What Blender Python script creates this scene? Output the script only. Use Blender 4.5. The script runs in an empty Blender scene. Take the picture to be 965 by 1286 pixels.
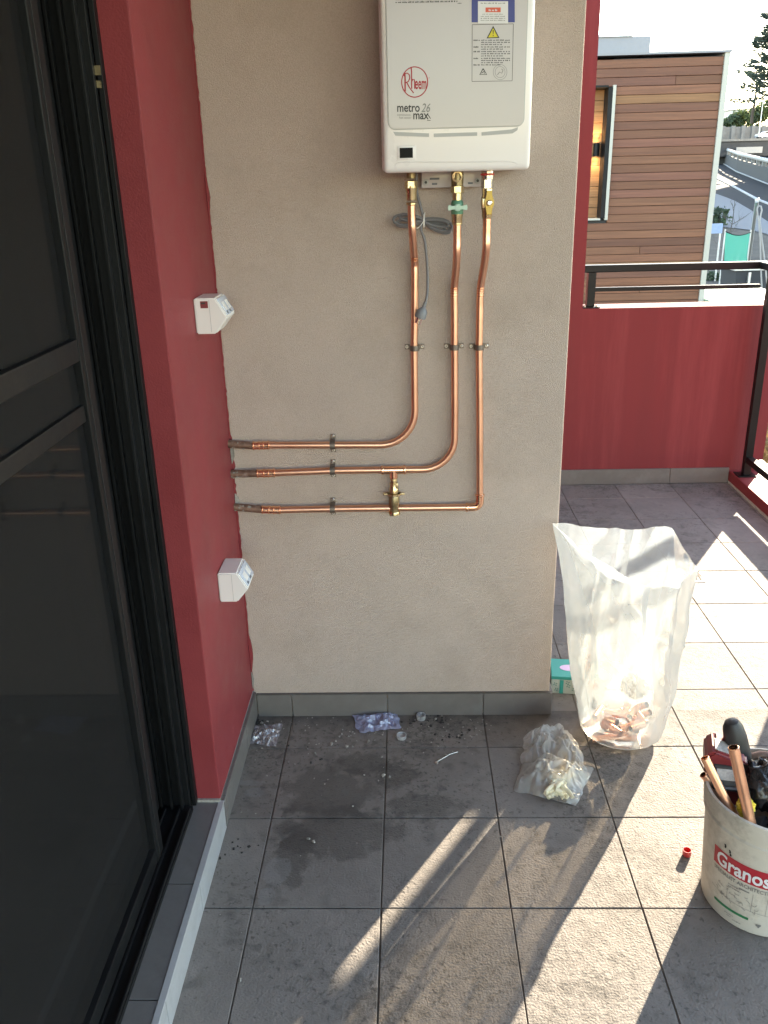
import bpy, bmesh, math, random
from mathutils import Vector, Matrix, noise
random.seed(7)
S = bpy.context.scene
C = S.collection
R = math.radians
PI = math.pi

# ------------------------------------------------------------------ camera
W0, H0, FPX = 965.0, 1286.0, 1065.16
CAM = Vector((0.5018, -2.2761, 1.5655))
PITCH, YAW, ROLL = 0.3687, -0.0328, -0.0258
fwd = Vector((math.sin(YAW)*math.cos(PITCH), math.cos(YAW)*math.cos(PITCH), -math.sin(PITCH)))
rt0 = Vector((math.cos(YAW), -math.sin(YAW), 0)); up0 = rt0.cross(fwd)
RT = math.cos(ROLL)*rt0 + math.sin(ROLL)*up0
UP = -math.sin(ROLL)*rt0 + math.cos(ROLL)*up0
cam = bpy.data.cameras.new('camera'); camo = bpy.data.objects.new('camera', cam); C.objects.link(camo)
M3 = Matrix((RT, UP, -fwd)).transposed()
camo.matrix_world = Matrix.Translation(CAM) @ M3.to_4x4()
cam.sensor_fit = 'VERTICAL'; cam.sensor_height = 36.0; cam.sensor_width = 27.0
cam.lens = 36.0*FPX/H0
cam.clip_start = 0.05; cam.clip_end = 3000
S.camera = camo

# ------------------------------------------------------------------ light
SUN_AZ, SUN_EL = R(32.3), R(16.9)          # azimuth from +y towards +x
sdir = Vector((math.sin(SUN_AZ)*math.cos(SUN_EL), math.cos(SUN_AZ)*math.cos(SUN_EL), math.sin(SUN_EL)))
w = bpy.data.worlds.new('World'); S.world = w; w.use_nodes = True
nt = w.node_tree; bgn = nt.nodes['Background']
sky = nt.nodes.new('ShaderNodeTexSky'); sky.sky_type = 'NISHITA'; sky.sun_disc = False
sky.sun_elevation = SUN_EL; sky.sun_rotation = SUN_AZ
sky.air_density = 1.0; sky.dust_density = 0.3; sky.ozone_density = 1.0
nt.links.new(sky.outputs[0], bgn.inputs[0]); bgn.inputs[1].default_value = 0.095
sl = bpy.data.lights.new('sun', 'SUN'); sl.energy = 2.6; sl.angle = R(0.5); sl.color = (1.0, 0.92, 0.79)
so = bpy.data.objects.new('sun', sl); C.objects.link(so)
so.rotation_euler = sdir.to_track_quat('Z', 'Y').to_euler()
so.location = (8, 14, 9)
S.view_settings.view_transform = 'Standard'; S.view_settings.look = 'None'
S.view_settings.exposure = 3.7
S.view_settings.use_white_balance = True      # the camera's balance for the bluish shade
S.view_settings.white_balance_temperature = 7450; S.view_settings.gamma = 1.0
S.render.engine = 'CYCLES'

# ------------------------------------------------------------------ pixel helpers
def ray(u, v):
    return fwd + RT*((u-W0/2)/FPX) - UP*((v-H0/2)/FPX)
def on(u, v, ax, val):
    d = ray(u, v); return CAM + d*((val-CAM[ax])/d[ax])
def AY(u, v, y): return on(u, v, 1, y)
def AZ(u, v, z=0.0): return on(u, v, 2, z)
def AX(u, v, x): return on(u, v, 0, x)
SL0, SLK, GZ = 45.0, 0.05, -3.6
def AG(u, v):
    """point of the street ground (flat, then rising away from 45 m)"""
    p = AZ(u, v, GZ) if ray(u, v).z < 0 else None
    if p is not None and 0 < p.y <= SL0: return p
    d = ray(u, v); t = (GZ-SLK*SL0+SLK*CAM.y-CAM.z)/(d.z-SLK*d.y)
    return CAM + d*t

# ------------------------------------------------------------------ materials
MATS = {}
def newmat(name):
    m = bpy.data.materials.new(name); m.use_nodes = True; MATS[name] = m
    return m, m.node_tree, m.node_tree.nodes['Principled BSDF']
def setp(b, **k):
    for a, v in k.items():
        b.inputs[a.replace('_', ' ')].default_value = v
def col4(c): return (c[0], c[1], c[2], 1.0)
def pbr(name, base, rough=0.5, metal=0.0, var=0.08, vscale=6.0, bump=0.0, bscale=200.0, rvar=0.1, spec=0.5, coat=0.0,
        obvar=0.0, stretch=(1, 1, 1), bdist=0.002, dirt=None, dscale=9.0, damt=0.4, speck=None, sscale=300, samt=0.5):
    m, t, b = newmat(name); N, L = t.nodes, t.links
    geo = N.new('ShaderNodeTexCoord')
    mp = N.new('ShaderNodeMapping'); mp.inputs['Scale'].default_value = stretch
    L.new(geo.outputs['Object'], mp.inputs[0])
    n1 = N.new('ShaderNodeTexNoise'); n1.inputs['Scale'].default_value = vscale; n1.inputs['Detail'].default_value = 8
    n1.inputs['Roughness'].default_value = 0.65
    L.new(mp.outputs[0], n1.inputs[0])
    mr = N.new('ShaderNodeMapRange'); mr.inputs[1].default_value = 0.3; mr.inputs[2].default_value = 0.7
    mr.inputs[3].default_value = 1-var; mr.inputs[4].default_value = 1+var
    L.new(n1.outputs[0], mr.inputs[0])
    val = mr.outputs[0]
    if obvar:
        oi = N.new('ShaderNodeObjectInfo'); m2 = N.new('ShaderNodeMapRange')
        m2.inputs[3].default_value = 1-obvar; m2.inputs[4].default_value = 1+obvar
        L.new(oi.outputs['Random'], m2.inputs[0])
        mm = N.new('ShaderNodeMath'); mm.operation = 'MULTIPLY'; L.new(val, mm.inputs[0]); L.new(m2.outputs[0], mm.inputs[1]); val = mm.outputs[0]
    vm = N.new('ShaderNodeVectorMath'); vm.operation = 'SCALE'; vm.inputs[0].default_value = base
    L.new(val, vm.inputs['Scale'])
    out = vm.outputs[0]
    if dirt:
        n2 = N.new('ShaderNodeTexNoise'); n2.inputs['Scale'].default_value = dscale; n2.inputs['Detail'].default_value = 10
        n2.inputs['Roughness'].default_value = 0.7; L.new(mp.outputs[0], n2.inputs[0])
        r2 = N.new('ShaderNodeMapRange'); r2.inputs[1].default_value = 0.5; r2.inputs[2].default_value = 0.72; r2.inputs[4].default_value = damt
        L.new(n2.outputs[0], r2.inputs[0])
        mx = N.new('ShaderNodeMix'); mx.data_type = 'RGBA'; L.new(r2.outputs[0], mx.inputs[0]); L.new(out, mx.inputs[6])
        mx.inputs[7].default_value = col4(dirt); out = mx.outputs[2]
    if speck:
        n5 = N.new('ShaderNodeTexNoise'); n5.inputs['Scale'].default_value = sscale; n5.inputs['Detail'].default_value = 3; n5.inputs['Roughness'].default_value = 0.7; L.new(mp.outputs[0], n5.inputs[0])
        r5 = N.new('ShaderNodeMapRange'); r5.inputs[1].default_value = 0.42; r5.inputs[2].default_value = 0.68; r5.inputs[4].default_value = samt; L.new(n5.outputs[0], r5.inputs[0])
        m5 = N.new('ShaderNodeMix'); m5.data_type = 'RGBA'; L.new(r5.outputs[0], m5.inputs[0]); L.new(out, m5.inputs[6]); m5.inputs[7].default_value = col4(speck); out = m5.outputs[2]
    L.new(out, b.inputs['Base Color'])
    setp(b, Roughness=rough, Metallic=metal)
    b.inputs['Specular IOR Level'].default_value = spec
    if coat: b.inputs['Coat Weight'].default_value = coat; b.inputs['Coat Roughness'].default_value = 0.1
    if rvar:
        m3 = N.new('ShaderNodeMapRange'); m3.inputs[1].default_value = 0.3; m3.inputs[2].default_value = 0.7
        m3.inputs[3].default_value = max(0.02, rough-rvar); m3.inputs[4].default_value = min(1, rough+rvar)
        L.new(n1.outputs[0], m3.inputs[0]); L.new(m3.outputs[0], b.inputs['Roughness'])
    if bump:
        n3 = N.new('ShaderNodeTexNoise'); n3.inputs['Scale'].default_value = bscale; n3.inputs['Detail'].default_value = 6
        L.new(mp.outputs[0], n3.inputs[0])
        bp = N.new('ShaderNodeBump'); bp.inputs['Strength'].default_value = bump; bp.inputs['Distance'].default_value = bdist
        L.new(n3.outputs[0], bp.inputs['Height']); L.new(bp.outputs[0], b.inputs['Normal'])
    return m

def n_pos(N): return N.new('ShaderNodeNewGeometry').outputs['Position']
def blob(N, L, pos, cx, cy, rx, ry, edge=0.35, nscale=14.0, namt=0.9):
    """soft edged stain mask with a ragged outline, fixed to a place on the floor"""
    sp = N.new('ShaderNodeVectorMath'); sp.operation = 'SUBTRACT'; L.new(pos, sp.inputs[0]); sp.inputs[1].default_value = (cx, cy, 0)
    dv = N.new('ShaderNodeVectorMath'); dv.operation = 'MULTIPLY'; L.new(sp.outputs[0], dv.inputs[0]); dv.inputs[1].default_value = (1/rx, 1/ry, 0)
    ln = N.new('ShaderNodeVectorMath'); ln.operation = 'LENGTH'; L.new(dv.outputs[0], ln.inputs[0])
    nz = N.new('ShaderNodeTexNoise'); nz.inputs['Scale'].default_value = nscale; nz.inputs['Detail'].default_value = 5; L.new(pos, nz.inputs[0])
    ad = N.new('ShaderNodeMath'); ad.operation = 'MULTIPLY_ADD'; L.new(nz.outputs[0], ad.inputs[0]); ad.inputs[1].default_value = namt; L.new(ln.outputs['Value'], ad.inputs[2])
    mr = N.new('ShaderNodeMapRange'); mr.inputs[1].default_value = 1+namt*0.5; mr.inputs[2].default_value = 1+namt*0.5-edge
    L.new(ad.outputs[0], mr.inputs[0]); return mr.outputs[0]

def tile_material():
    m, t, b = newmat('floor_tile'); N, L = t.nodes, t.links
    pos = n_pos(N)
    n1 = N.new('ShaderNodeTexNoise'); n1.inputs['Scale'].default_value = 7; n1.inputs['Detail'].default_value = 10; n1.inputs['Roughness'].default_value = 0.7; L.new(pos, n1.inputs[0])
    oi = N.new('ShaderNodeObjectInfo')
    mr = N.new('ShaderNodeMapRange'); mr.inputs[1].default_value = 0.25; mr.inputs[2].default_value = 0.75; mr.inputs[3].default_value = 0.8; mr.inputs[4].default_value = 1.2; L.new(n1.outputs[0], mr.inputs[0])
    m2 = N.new('ShaderNodeMapRange'); m2.inputs[3].default_value = 0.9; m2.inputs[4].default_value = 1.1; L.new(oi.outputs['Random'], m2.inputs[0])
    mm = N.new('ShaderNodeMath'); mm.operation = 'MULTIPLY'; L.new(mr.outputs[0], mm.inputs[0]); L.new(m2.outputs[0], mm.inputs[1])
    vm = N.new('ShaderNodeVectorMath'); vm.operation = 'SCALE'; vm.inputs[0].default_value = (0.200, 0.180, 0.164); L.new(mm.outputs[0], vm.inputs['Scale'])
    colr = vm.outputs[0]
    # water and dust stains
    def mixin(colr, mask, c, amt):
        ml = N.new('ShaderNodeMath'); ml.operation = 'MULTIPLY'; L.new(mask, ml.inputs[0]); ml.inputs[1].default_value = amt
        mx = N.new('ShaderNodeMix'); mx.data_type = 'RGBA'; L.new(ml.outputs[0], mx.inputs[0]); L.new(colr, mx.inputs[6]); mx.inputs[7].default_value = col4(c)
        return mx.outputs[2]
    wets = []
    for (cx, cy, rx, ry) in [(0.27, -0.37, 0.13, 0.11), (0.30, -0.53, 0.17, 0.09), (0.36, -0.25, 0.08, 0.05), (0.20, -0.60, 0.05, 0.10), (0.53, -0.42, 0.10, 0.05), (0.45, -0.30, 0.06, 0.05)]:
        k = blob(N, L, pos, cx, cy, rx*1.12, ry*1.12, 0.26, 22, 1.7); wets.append(k)
        colr = mixin(colr, k, (0.062, 0.059, 0.055), 0.55)
    # pale dried splashes
    for (cx, cy, rx, ry) in [(0.165, -0.66, 0.035, 0.05), (0.15, -0.74, 0.022, 0.03), (0.045, -0.33, 0.05, 0.012), (0.06, -0.37, 0.03, 0.02)]:
        colr = mixin(colr, blob(N, L, pos, cx, cy, rx, ry, 0.12, 40, 0.6), (0.23, 0.225, 0.22), 0.38)
    # dirt spots
    nw_ = N.new('ShaderNodeTexNoise'); nw_.inputs['Scale'].default_value = 2.6; nw_.inputs['Detail'].default_value = 3; L.new(pos, nw_.inputs[0])
    for (sc_, lo_, hi_, amt_, cc_) in [(85, 0.60, 0.70, 0.55, (0.05, 0.047, 0.044)), (30, 0.60, 0.72, 0.45, (0.06, 0.056, 0.052)), (14, 0.53, 0.70, 0.50, (0.085, 0.078, 0.071)), (150, 0.66, 0.74, 0.5, (0.24, 0.23, 0.21))]:
        ns_ = N.new('ShaderNodeTexNoise'); ns_.inputs['Scale'].default_value = sc_; ns_.inputs['Detail'].default_value = 4; ns_.inputs['Distortion'].default_value = 0.4; L.new(pos, ns_.inputs[0])
        su_ = N.new('ShaderNodeMath'); su_.operation = 'MULTIPLY_ADD'; L.new(nw_.outputs[0], su_.inputs[0]); su_.inputs[1].default_value = 0.45; L.new(ns_.outputs[0], su_.inputs[2])
        ms_ = N.new('ShaderNodeMapRange'); ms_.inputs[1].default_value = lo_+0.225; ms_.inputs[2].default_value = hi_+0.225; L.new(su_.outputs[0], ms_.inputs[0])
        colr = mixin(colr, ms_.outputs[0], cc_, amt_)
    # grime along the wall base
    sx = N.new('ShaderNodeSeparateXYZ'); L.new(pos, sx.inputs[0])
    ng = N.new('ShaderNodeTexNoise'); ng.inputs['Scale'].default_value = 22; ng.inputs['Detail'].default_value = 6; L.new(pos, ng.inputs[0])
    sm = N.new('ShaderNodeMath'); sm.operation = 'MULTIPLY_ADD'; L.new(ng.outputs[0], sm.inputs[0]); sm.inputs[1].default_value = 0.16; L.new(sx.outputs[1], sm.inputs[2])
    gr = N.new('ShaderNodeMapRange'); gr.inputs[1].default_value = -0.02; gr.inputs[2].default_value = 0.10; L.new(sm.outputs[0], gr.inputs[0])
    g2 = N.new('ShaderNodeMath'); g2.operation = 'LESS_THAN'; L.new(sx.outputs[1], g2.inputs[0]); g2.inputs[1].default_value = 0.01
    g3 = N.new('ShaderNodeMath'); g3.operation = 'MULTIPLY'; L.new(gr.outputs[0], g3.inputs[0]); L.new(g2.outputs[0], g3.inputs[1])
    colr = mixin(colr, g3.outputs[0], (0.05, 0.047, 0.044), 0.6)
    L.new(colr, b.inputs['Base Color'])
    # wet areas are shinier
    acc = wets[0]
    for k in wets[1:]:
        mxm = N.new('ShaderNodeMath'); mxm.operation = 'MAXIMUM'; L.new(acc, mxm.inputs[0]); L.new(k, mxm.inputs[1]); acc = mxm.outputs[0]
    rr = N.new('ShaderNodeMapRange'); rr.inputs[3].default_value = 0.75; rr.inputs[4].default_value = 0.42; L.new(acc, rr.inputs[0]); L.new(rr.outputs[0], b.inputs['Roughness'])
    b.inputs['Specular IOR Level'].default_value = 0.2
    # slip-resistant relief
    n3 = N.new('ShaderNodeTexNoise'); n3.inputs['Scale'].default_value = 190; n3.inputs['Detail'].default_value = 4; L.new(pos, n3.inputs[0])
    n4 = N.new('ShaderNodeTexNoise'); n4.inputs['Scale'].default_value = 45; n4.inputs['Detail'].default_value = 4; L.new(pos, n4.inputs[0])
    ad = N.new('ShaderNodeMath'); ad.operation = 'MULTIPLY_ADD'; L.new(n4.outputs[0], ad.inputs[0]); ad.inputs[1].default_value = 0.8; L.new(n3.outputs[0], ad.inputs[2])
    bp = N.new('ShaderNodeBump'); bp.inputs['Strength'].default_value = 0.7; bp.inputs['Distance'].default_value = 0.0028
    L.new(ad.outputs[0], bp.inputs['Height']); L.new(bp.outputs[0], b.inputs['Normal'])
    return m
tile_material()

def film(name, tint, transp, rough=0.25, gloss=0.12, transl=0.6, bump=0.0, bscale=30, clear=None):
    """thin plastic film: part clear, part milky (translucent), with a sheen"""
    m, t, b = newmat(name); N, L = t.nodes, t.links; N.remove(b)
    out = N['Material Output']
    tr = N.new('ShaderNodeBsdfTransparent'); tr.inputs[0].default_value = col4(clear or [0.5+0.5*c for c in tint])
    tl = N.new('ShaderNodeBsdfTranslucent'); tl.inputs[0].default_value = col4(tint)
    df = N.new('ShaderNodeBsdfDiffuse'); df.inputs[0].default_value = col4(tint)
    gl = N.new('ShaderNodeBsdfGlossy'); gl.inputs['Roughness'].default_value = rough; gl.inputs[0].default_value = (1, 1, 1, 1)
    a = N.new('ShaderNodeMixShader'); a.inputs[0].default_value = transl; L.new(df.outputs[0], a.inputs[1]); L.new(tl.outputs[0], a.inputs[2])
    c = N.new('ShaderNodeMixShader')
    lw = N.new('ShaderNodeLayerWeight'); lw.inputs[0].default_value = 0.35
    mr = N.new('ShaderNodeMapRange'); mr.inputs[3].default_value = 1-transp; mr.inputs[4].default_value = min(1, 1-transp+0.34); L.new(lw.outputs['Facing'], mr.inputs[0])
    L.new(mr.outputs[0], c.inputs[0]); L.new(tr.outputs[0], c.inputs[1]); L.new(a.outputs[0], c.inputs[2])
    d = N.new('ShaderNodeMixShader'); fr = N.new('ShaderNodeFresnel'); fr.inputs[0].default_value = 1.45
    mg = N.new('ShaderNodeMath'); mg.operation = 'MULTIPLY_ADD'; L.new(fr.outputs[0], mg.inputs[0]); mg.inputs[1].default_value = 0.6; mg.inputs[2].default_value = gloss*0.3
    L.new(mg.outputs[0], d.inputs[0]); L.new(c.outputs[0], d.inputs[1]); L.new(gl.outputs[0], d.inputs[2])
    if bump:
        tc = N.new('ShaderNodeTexCoord'); nz = N.new('ShaderNodeTexNoise'); nz.inputs['Scale'].default_value = bscale; nz.inputs['Detail'].default_value = 5
        L.new(tc.outputs['Object'], nz.inputs[0]); bp = N.new('ShaderNodeBump'); bp.inputs['Strength'].default_value = bump; bp.inputs['Distance'].default_value = 0.006
        L.new(nz.outputs[0], bp.inputs['Height'])
        for s in (tl, df, gl): L.new(bp.outputs[0], s.inputs['Normal'])
    L.new(d.outputs[0], out.inputs[0]); return m

def glassmat(name, tint, refl=0.06, rough=0.02):
    m, t, b = newmat(name); N, L = t.nodes, t.links; N.remove(b)
    tr = N.new('ShaderNodeBsdfTransparent'); tr.inputs[0].default_value = col4(tint)
    gl = N.new('ShaderNodeBsdfGlossy'); gl.inputs['Roughness'].default_value = rough
    fr = N.new('ShaderNodeFresnel'); fr.inputs[0].default_value = 1.5
    mx = N.new('ShaderNodeMixShader'); L.new(fr.outputs[0], mx.inputs[0]); L.new(tr.outputs[0], mx.inputs[1]); L.new(gl.outputs[0], mx.inputs[2])
    L.new(mx.outputs[0], N['Material Output'].inputs[0]); return m

def emis(name, c, s):
    m, t, b = newmat(name); b.inputs['Emission Color'].default_value = col4(c); b.inputs['Emission Strength'].default_value = s
    b.inputs['Base Color'].default_value = col4(c); return m

def objcol(name, rough, var=0.15, grain=True, bump=0.25, spec=0.4):
    """colour from the object's own colour (each board its own tone), with wood grain along x"""
    m, t, b = newmat(name); N, L = t.nodes, t.links
    oi = N.new('ShaderNodeObjectInfo'); tc = N.new('ShaderNodeTexCoord')
    mp = N.new('ShaderNodeMapping'); mp.inputs['Scale'].default_value = (0.6, 6, 22) if grain else (1, 1, 1)
    ad = N.new('ShaderNodeVectorMath'); ad.operation = 'ADD'; L.new(tc.outputs['Object'], ad.inputs[0])
    sc = N.new('ShaderNodeMath'); sc.operation = 'MULTIPLY'; sc.inputs[1].default_value = 50; L.new(oi.outputs['Random'], sc.inputs[0]); L.new(sc.outputs[0], ad.inputs[1])
    L.new(ad.outputs[0], mp.inputs[0])
    n1 = N.new('ShaderNodeTexNoise'); n1.inputs['Scale'].default_value = 1.6; n1.inputs['Detail'].default_value = 9; n1.inputs['Roughness'].default_value = 0.7; n1.inputs['Distortion'].default_value = 0.6; L.new(mp.outputs[0], n1.inputs[0])
    mr = N.new('ShaderNodeMapRange'); mr.inputs[1].default_value = 0.3; mr.inputs[2].default_value = 0.7; mr.inputs[3].default_value = 1-var; mr.inputs[4].default_value = 1+var; L.new(n1.outputs[0], mr.inputs[0])
    vm = N.new('ShaderNodeVectorMath'); vm.operation = 'SCALE'; L.new(oi.outputs['Color'], vm.inputs[0]); L.new(mr.outputs[0], vm.inputs['Scale'])
    L.new(vm.outputs[0], b.inputs['Base Color']); setp(b, Roughness=rough); b.inputs['Specular IOR Level'].default_value = spec
    bp = N.new('ShaderNodeBump'); bp.inputs['Strength'].default_value = bump; bp.inputs['Distance'].default_value = 0.004; L.new(n1.outputs[0], bp.inputs['Height']); L.new(bp.outputs[0], b.inputs['Normal'])
    return m

pbr('render_beige', (0.495, 0.408, 0.355), 0.9, var=0.07, vscale=3.0, bump=0.85, bscale=360, bdist=0.004, spec=0.2, speck=(0.30, 0.24, 0.20), sscale=330, samt=0.36, dirt=(0.385, 0.31, 0.255), dscale=2.6, damt=0.7)
pbr('paint_red', (0.230, 0.038, 0.043), 0.5, var=0.10, vscale=5.0, bump=0.35, bscale=240, spec=0.2, dirt=(0.225, 0.036, 0.042), dscale=4, damt=0.35)
pbr('paint_red_streaked', (0.180, 0.033, 0.037), 0.72, var=0.06, vscale=3.0, bump=0.15, bscale=120, spec=0.15, stretch=(3.2, 3.2, 0.22), dirt=(0.26, 0.055, 0.06), dscale=2.2, damt=0.7)
pbr('grout', (0.115, 0.105, 0.096), 0.9, var=0.2, vscale=30)
pbr('skirting_tile', (0.150, 0.136, 0.127), 0.45, var=0.10, vscale=10, obvar=0.06, spec=0.25, bump=0.15, bscale=90, dirt=(0.19, 0.182, 0.176), dscale=12, damt=0.5)
pbr('step_tile', (0.140, 0.135, 0.132), 0.4, var=0.13, vscale=10, obvar=0.06, bump=0.15, bscale=90, dirt=(0.10, 0.095, 0.09), dscale=7, damt=0.6)
pbr('edge_trim', (0.40, 0.41, 0.42), 0.4, metal=0.15, var=0.07, vscale=12, dirt=(0.2, 0.2, 0.2), dscale=10, damt=0.4)  # trim grey; also gives the riser tiles their painted-in brightness
pbr('black_frame', (0.0055, 0.0062, 0.0072), 0.5, var=0.15, vscale=9, spec=0.22, dirt=(0.014, 0.014, 0.014), dscale=14, damt=0.25)
pbr('black_rubber', (0.008, 0.008, 0.009), 0.6, var=0.2)
pbr('room_dark', (0.045, 0.044, 0.042), 0.8, var=0.1)
pbr('curtain', (0.30, 0.30, 0.27), 0.9, var=0.1)
glassmat('door_glass', (0.20, 0.205, 0.21))
def screenmat():
    m, t, b = newmat('screen_mesh'); N, L = t.nodes, t.links; N.remove(b)
    tr = N.new('ShaderNodeBsdfTransparent'); tr.inputs[0].default_value = (0.5, 0.5, 0.5, 1)
    df = N.new('ShaderNodeBsdfDiffuse'); df.inputs[0].default_value = (0.0185, 0.0185, 0.0192, 1)
    gl = N.new('ShaderNodeBsdfGlossy'); gl.inputs['Roughness'].default_value = 0.035
    fr = N.new('ShaderNodeFresnel'); fr.inputs[0].default_value = 1.45
    mu = N.new('ShaderNodeMath'); mu.operation = 'MULTIPLY'; mu.inputs[1].default_value = 0.2; L.new(fr.outputs[0], mu.inputs[0])
    a = N.new('ShaderNodeMixShader'); a.inputs[0].default_value = 0.6; L.new(tr.outputs[0], a.inputs[1]); L.new(df.outputs[0], a.inputs[2])
    mx = N.new('ShaderNodeMixShader'); L.new(mu.outputs[0], mx.inputs[0]); L.new(a.outputs[0], mx.inputs[1]); L.new(gl.outputs[0], mx.inputs[2])
    L.new(mx.outputs[0], N['Material Output'].inputs[0])
screenmat()
pbr('heater_white', (0.80, 0.765, 0.76), 0.28, var=0.012, vscale=3, rvar=0.03, coat=0.25, spec=0.5)
pbr('heater_cream', (0.50, 0.455, 0.455), 0.33, var=0.012, vscale=3, rvar=0.03, coat=0.2)
pbr('heater_grey', (0.42, 0.42, 0.42), 0.4, var=0.04)
pbr('print_black', (0.03, 0.03, 0.03), 0.5, var=0.0)
pbr('print_grey', (0.20, 0.195, 0.19), 0.5, var=0.0)
pbr('print_red', (0.42, 0.022, 0.035), 0.5, var=0.0)
pbr('print_blue', (0.012, 0.022, 0.23), 0.4, var=0.02)
pbr('print_white', (0.74, 0.74, 0.76), 0.4, var=0.01)
pbr('print_orange', (0.72, 0.11, 0.06), 0.5, var=0.02)
pbr('print_yellow', (0.72, 0.62, 0.04), 0.5, var=0.02)
pbr('print_green', (0.03, 0.20, 0.085), 0.5, var=0.15, vscale=40)
pbr('display_black', (0.008, 0.008, 0.009), 0.45, var=0.0, spec=0.1)
pbr('copper', (0.84, 0.48, 0.335), 0.36, metal=1.0, var=0.06, vscale=9, rvar=0.05, dirt=(0.66, 0.30, 0.18), dscale=7, damt=0.4)
pbr('copper_bright', (0.95, 0.56, 0.37), 0.22, metal=1.0, var=0.08, vscale=20, rvar=0.06)
pbr('copper_dull', (0.24, 0.15, 0.11), 0.6, metal=0.6, var=0.4, vscale=60, dirt=(0.45, 0.42, 0.40), dscale=50, damt=0.7)
pbr('brass', (0.62, 0.50, 0.31), 0.3, metal=1.0, var=0.14, vscale=30, rvar=0.1, dirt=(0.35, 0.26, 0.14), dscale=60, damt=0.5)
pbr('brass_dark', (0.30, 0.24, 0.14), 0.4, metal=0.9, var=0.25, vscale=40)
pbr('chrome', (0.68, 0.66, 0.62), 0.22, metal=1.0, var=0.05)
pbr('steel_clip', (0.20, 0.165, 0.14), 0.5, metal=0.7, var=0.2, vscale=80)
pbr('screw_steel', (0.62, 0.59, 0.54), 0.3, metal=1.0, var=0.1)
pbr('valve_green', (0.10, 0.26, 0.17), 0.35, var=0.1, vscale=60)
pbr('valve_green_pale', (0.42, 0.60, 0.50), 0.35, var=0.1, vscale=60)
pbr('valve_yellow', (0.66, 0.42, 0.05), 0.35, var=0.1, vscale=60)
pbr('plastic_red', (0.60, 0.06, 0.06), 0.4, var=0.08)
pbr('cord_grey', (0.18, 0.18, 0.19), 0.45, var=0.05)
pbr('plug_grey', (0.20, 0.205, 0.22), 0.5, var=0.05)
pbr('tie_white', (0.75, 0.74, 0.72), 0.4, var=0.02)
pbr('outlet_white', (0.72, 0.69, 0.67), 0.36, var=0.02)
pbr('outlet_clear', (0.50, 0.54, 0.62), 0.18, var=0.05, spec=0.7)
pbr('outlet_slot', (0.12, 0.13, 0.15), 0.5, var=0.05)
pbr('rail_black', (0.006, 0.0065, 0.0075), 0.4, var=0.08, spec=0.25)
pbr('bucket_white', (0.56, 0.53, 0.46), 0.48, var=0.05, vscale=12, dirt=(0.27, 0.245, 0.20), dscale=13, damt=0.8)
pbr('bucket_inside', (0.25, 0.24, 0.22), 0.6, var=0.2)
pbr('tool_red', (0.20, 0.030, 0.036), 0.42, var=0.12, vscale=30)
pbr('tool_black', (0.022, 0.022, 0.023), 0.5, var=0.2, vscale=60, bump=0.2, bscale=400)
pbr('tool_label', (0.38, 0.37, 0.36), 0.35, var=0.3, vscale=120)
film('bag_black', (0.03, 0.03, 0.032), 0.05, rough=0.2, gloss=0.5, transl=0.1, bump=0.6, bscale=26)
pbr('packet_black', (0.012, 0.012, 0.013), 0.28, var=0.2, bump=0.5, bscale=60, bdist=0.004)
pbr('yellow_rubber', (0.70, 0.55, 0.05), 0.5, var=0.1)
pbr('tissue_teal', (0.022, 0.30, 0.26), 0.5, var=0.05)
pbr('tissue_cream', (0.42, 0.46, 0.40), 0.55, var=0.03)
pbr('leaf_print', (0.05, 0.20, 0.17), 0.6, var=0.0)
pbr('pink_print', (0.60, 0.45, 0.66), 0.5, var=0.0)
film('bag_milky', (0.34, 0.395, 0.445), 0.56, rough=0.25, gloss=0.15, transl=0.55, bump=0.35, bscale=16, clear=(1.0, 0.955, 0.87))
film('bag_clear', (0.80, 0.79, 0.76), 0.60, rough=0.22, gloss=0.05, transl=0.5, bump=0.3, bscale=35)
film('wrap_blue', (0.48, 0.54, 0.84), 0.45, rough=0.15, gloss=0.5, transl=0.3, bump=0.9, bscale=60)
film('wrap_clear', (0.60, 0.57, 0.62), 0.62, rough=0.15, gloss=0.5, transl=0.3, bump=0.9, bscale=60)
film('cap_clear', (0.75, 0.76, 0.78), 0.5, rough=0.2, gloss=0.6, transl=0.5)
pbr('rope_cream', (0.76, 0.69, 0.50), 0.8, var=0.2, vscale=50)
pbr('paper_white', (0.75, 0.74, 0.72), 0.8, var=0.05)
pbr('crumb', (0.31, 0.29, 0.26), 0.9, var=0.3, vscale=90, obvar=0.25)
pbr('crumb_dark', (0.03, 0.028, 0.026), 0.9, var=0.3, vscale=90)
pbr('soffit', (0.55, 0.53, 0.50), 0.85, var=0.04)
objcol('timber', 0.6, var=0.30)
pbr('timber_trim', (0.38, 0.37, 0.32), 0.4, var=0.05)
pbr('roof_grey', (0.22, 0.22, 0.235), 0.5, var=0.06)
pbr('concrete', (0.17, 0.168, 0.165), 0.9, var=0.2, vscale=1.2, bump=0.2, bscale=20)
pbr('concrete_dark', (0.045, 0.047, 0.052), 0.9, var=0.25, vscale=0.7)
pbr('asphalt', (0.030, 0.031, 0.034), 0.95, var=0.2, vscale=1.0, spec=0.08)
pbr('pavement', (0.12, 0.122, 0.13), 0.9, var=0.12, vscale=0.8)
pbr('kerb_white', (0.32, 0.32, 0.32), 0.7, var=0.1)
pbr('grass', (0.075, 0.09, 0.035), 0.95, var=0.35, vscale=0.5)
pbr('dirt', (0.10, 0.085, 0.07), 0.95, var=0.3, vscale=0.8, spec=0.08)
pbr('bark', (0.085, 0.07, 0.06), 0.9, var=0.3, vscale=8)
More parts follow.
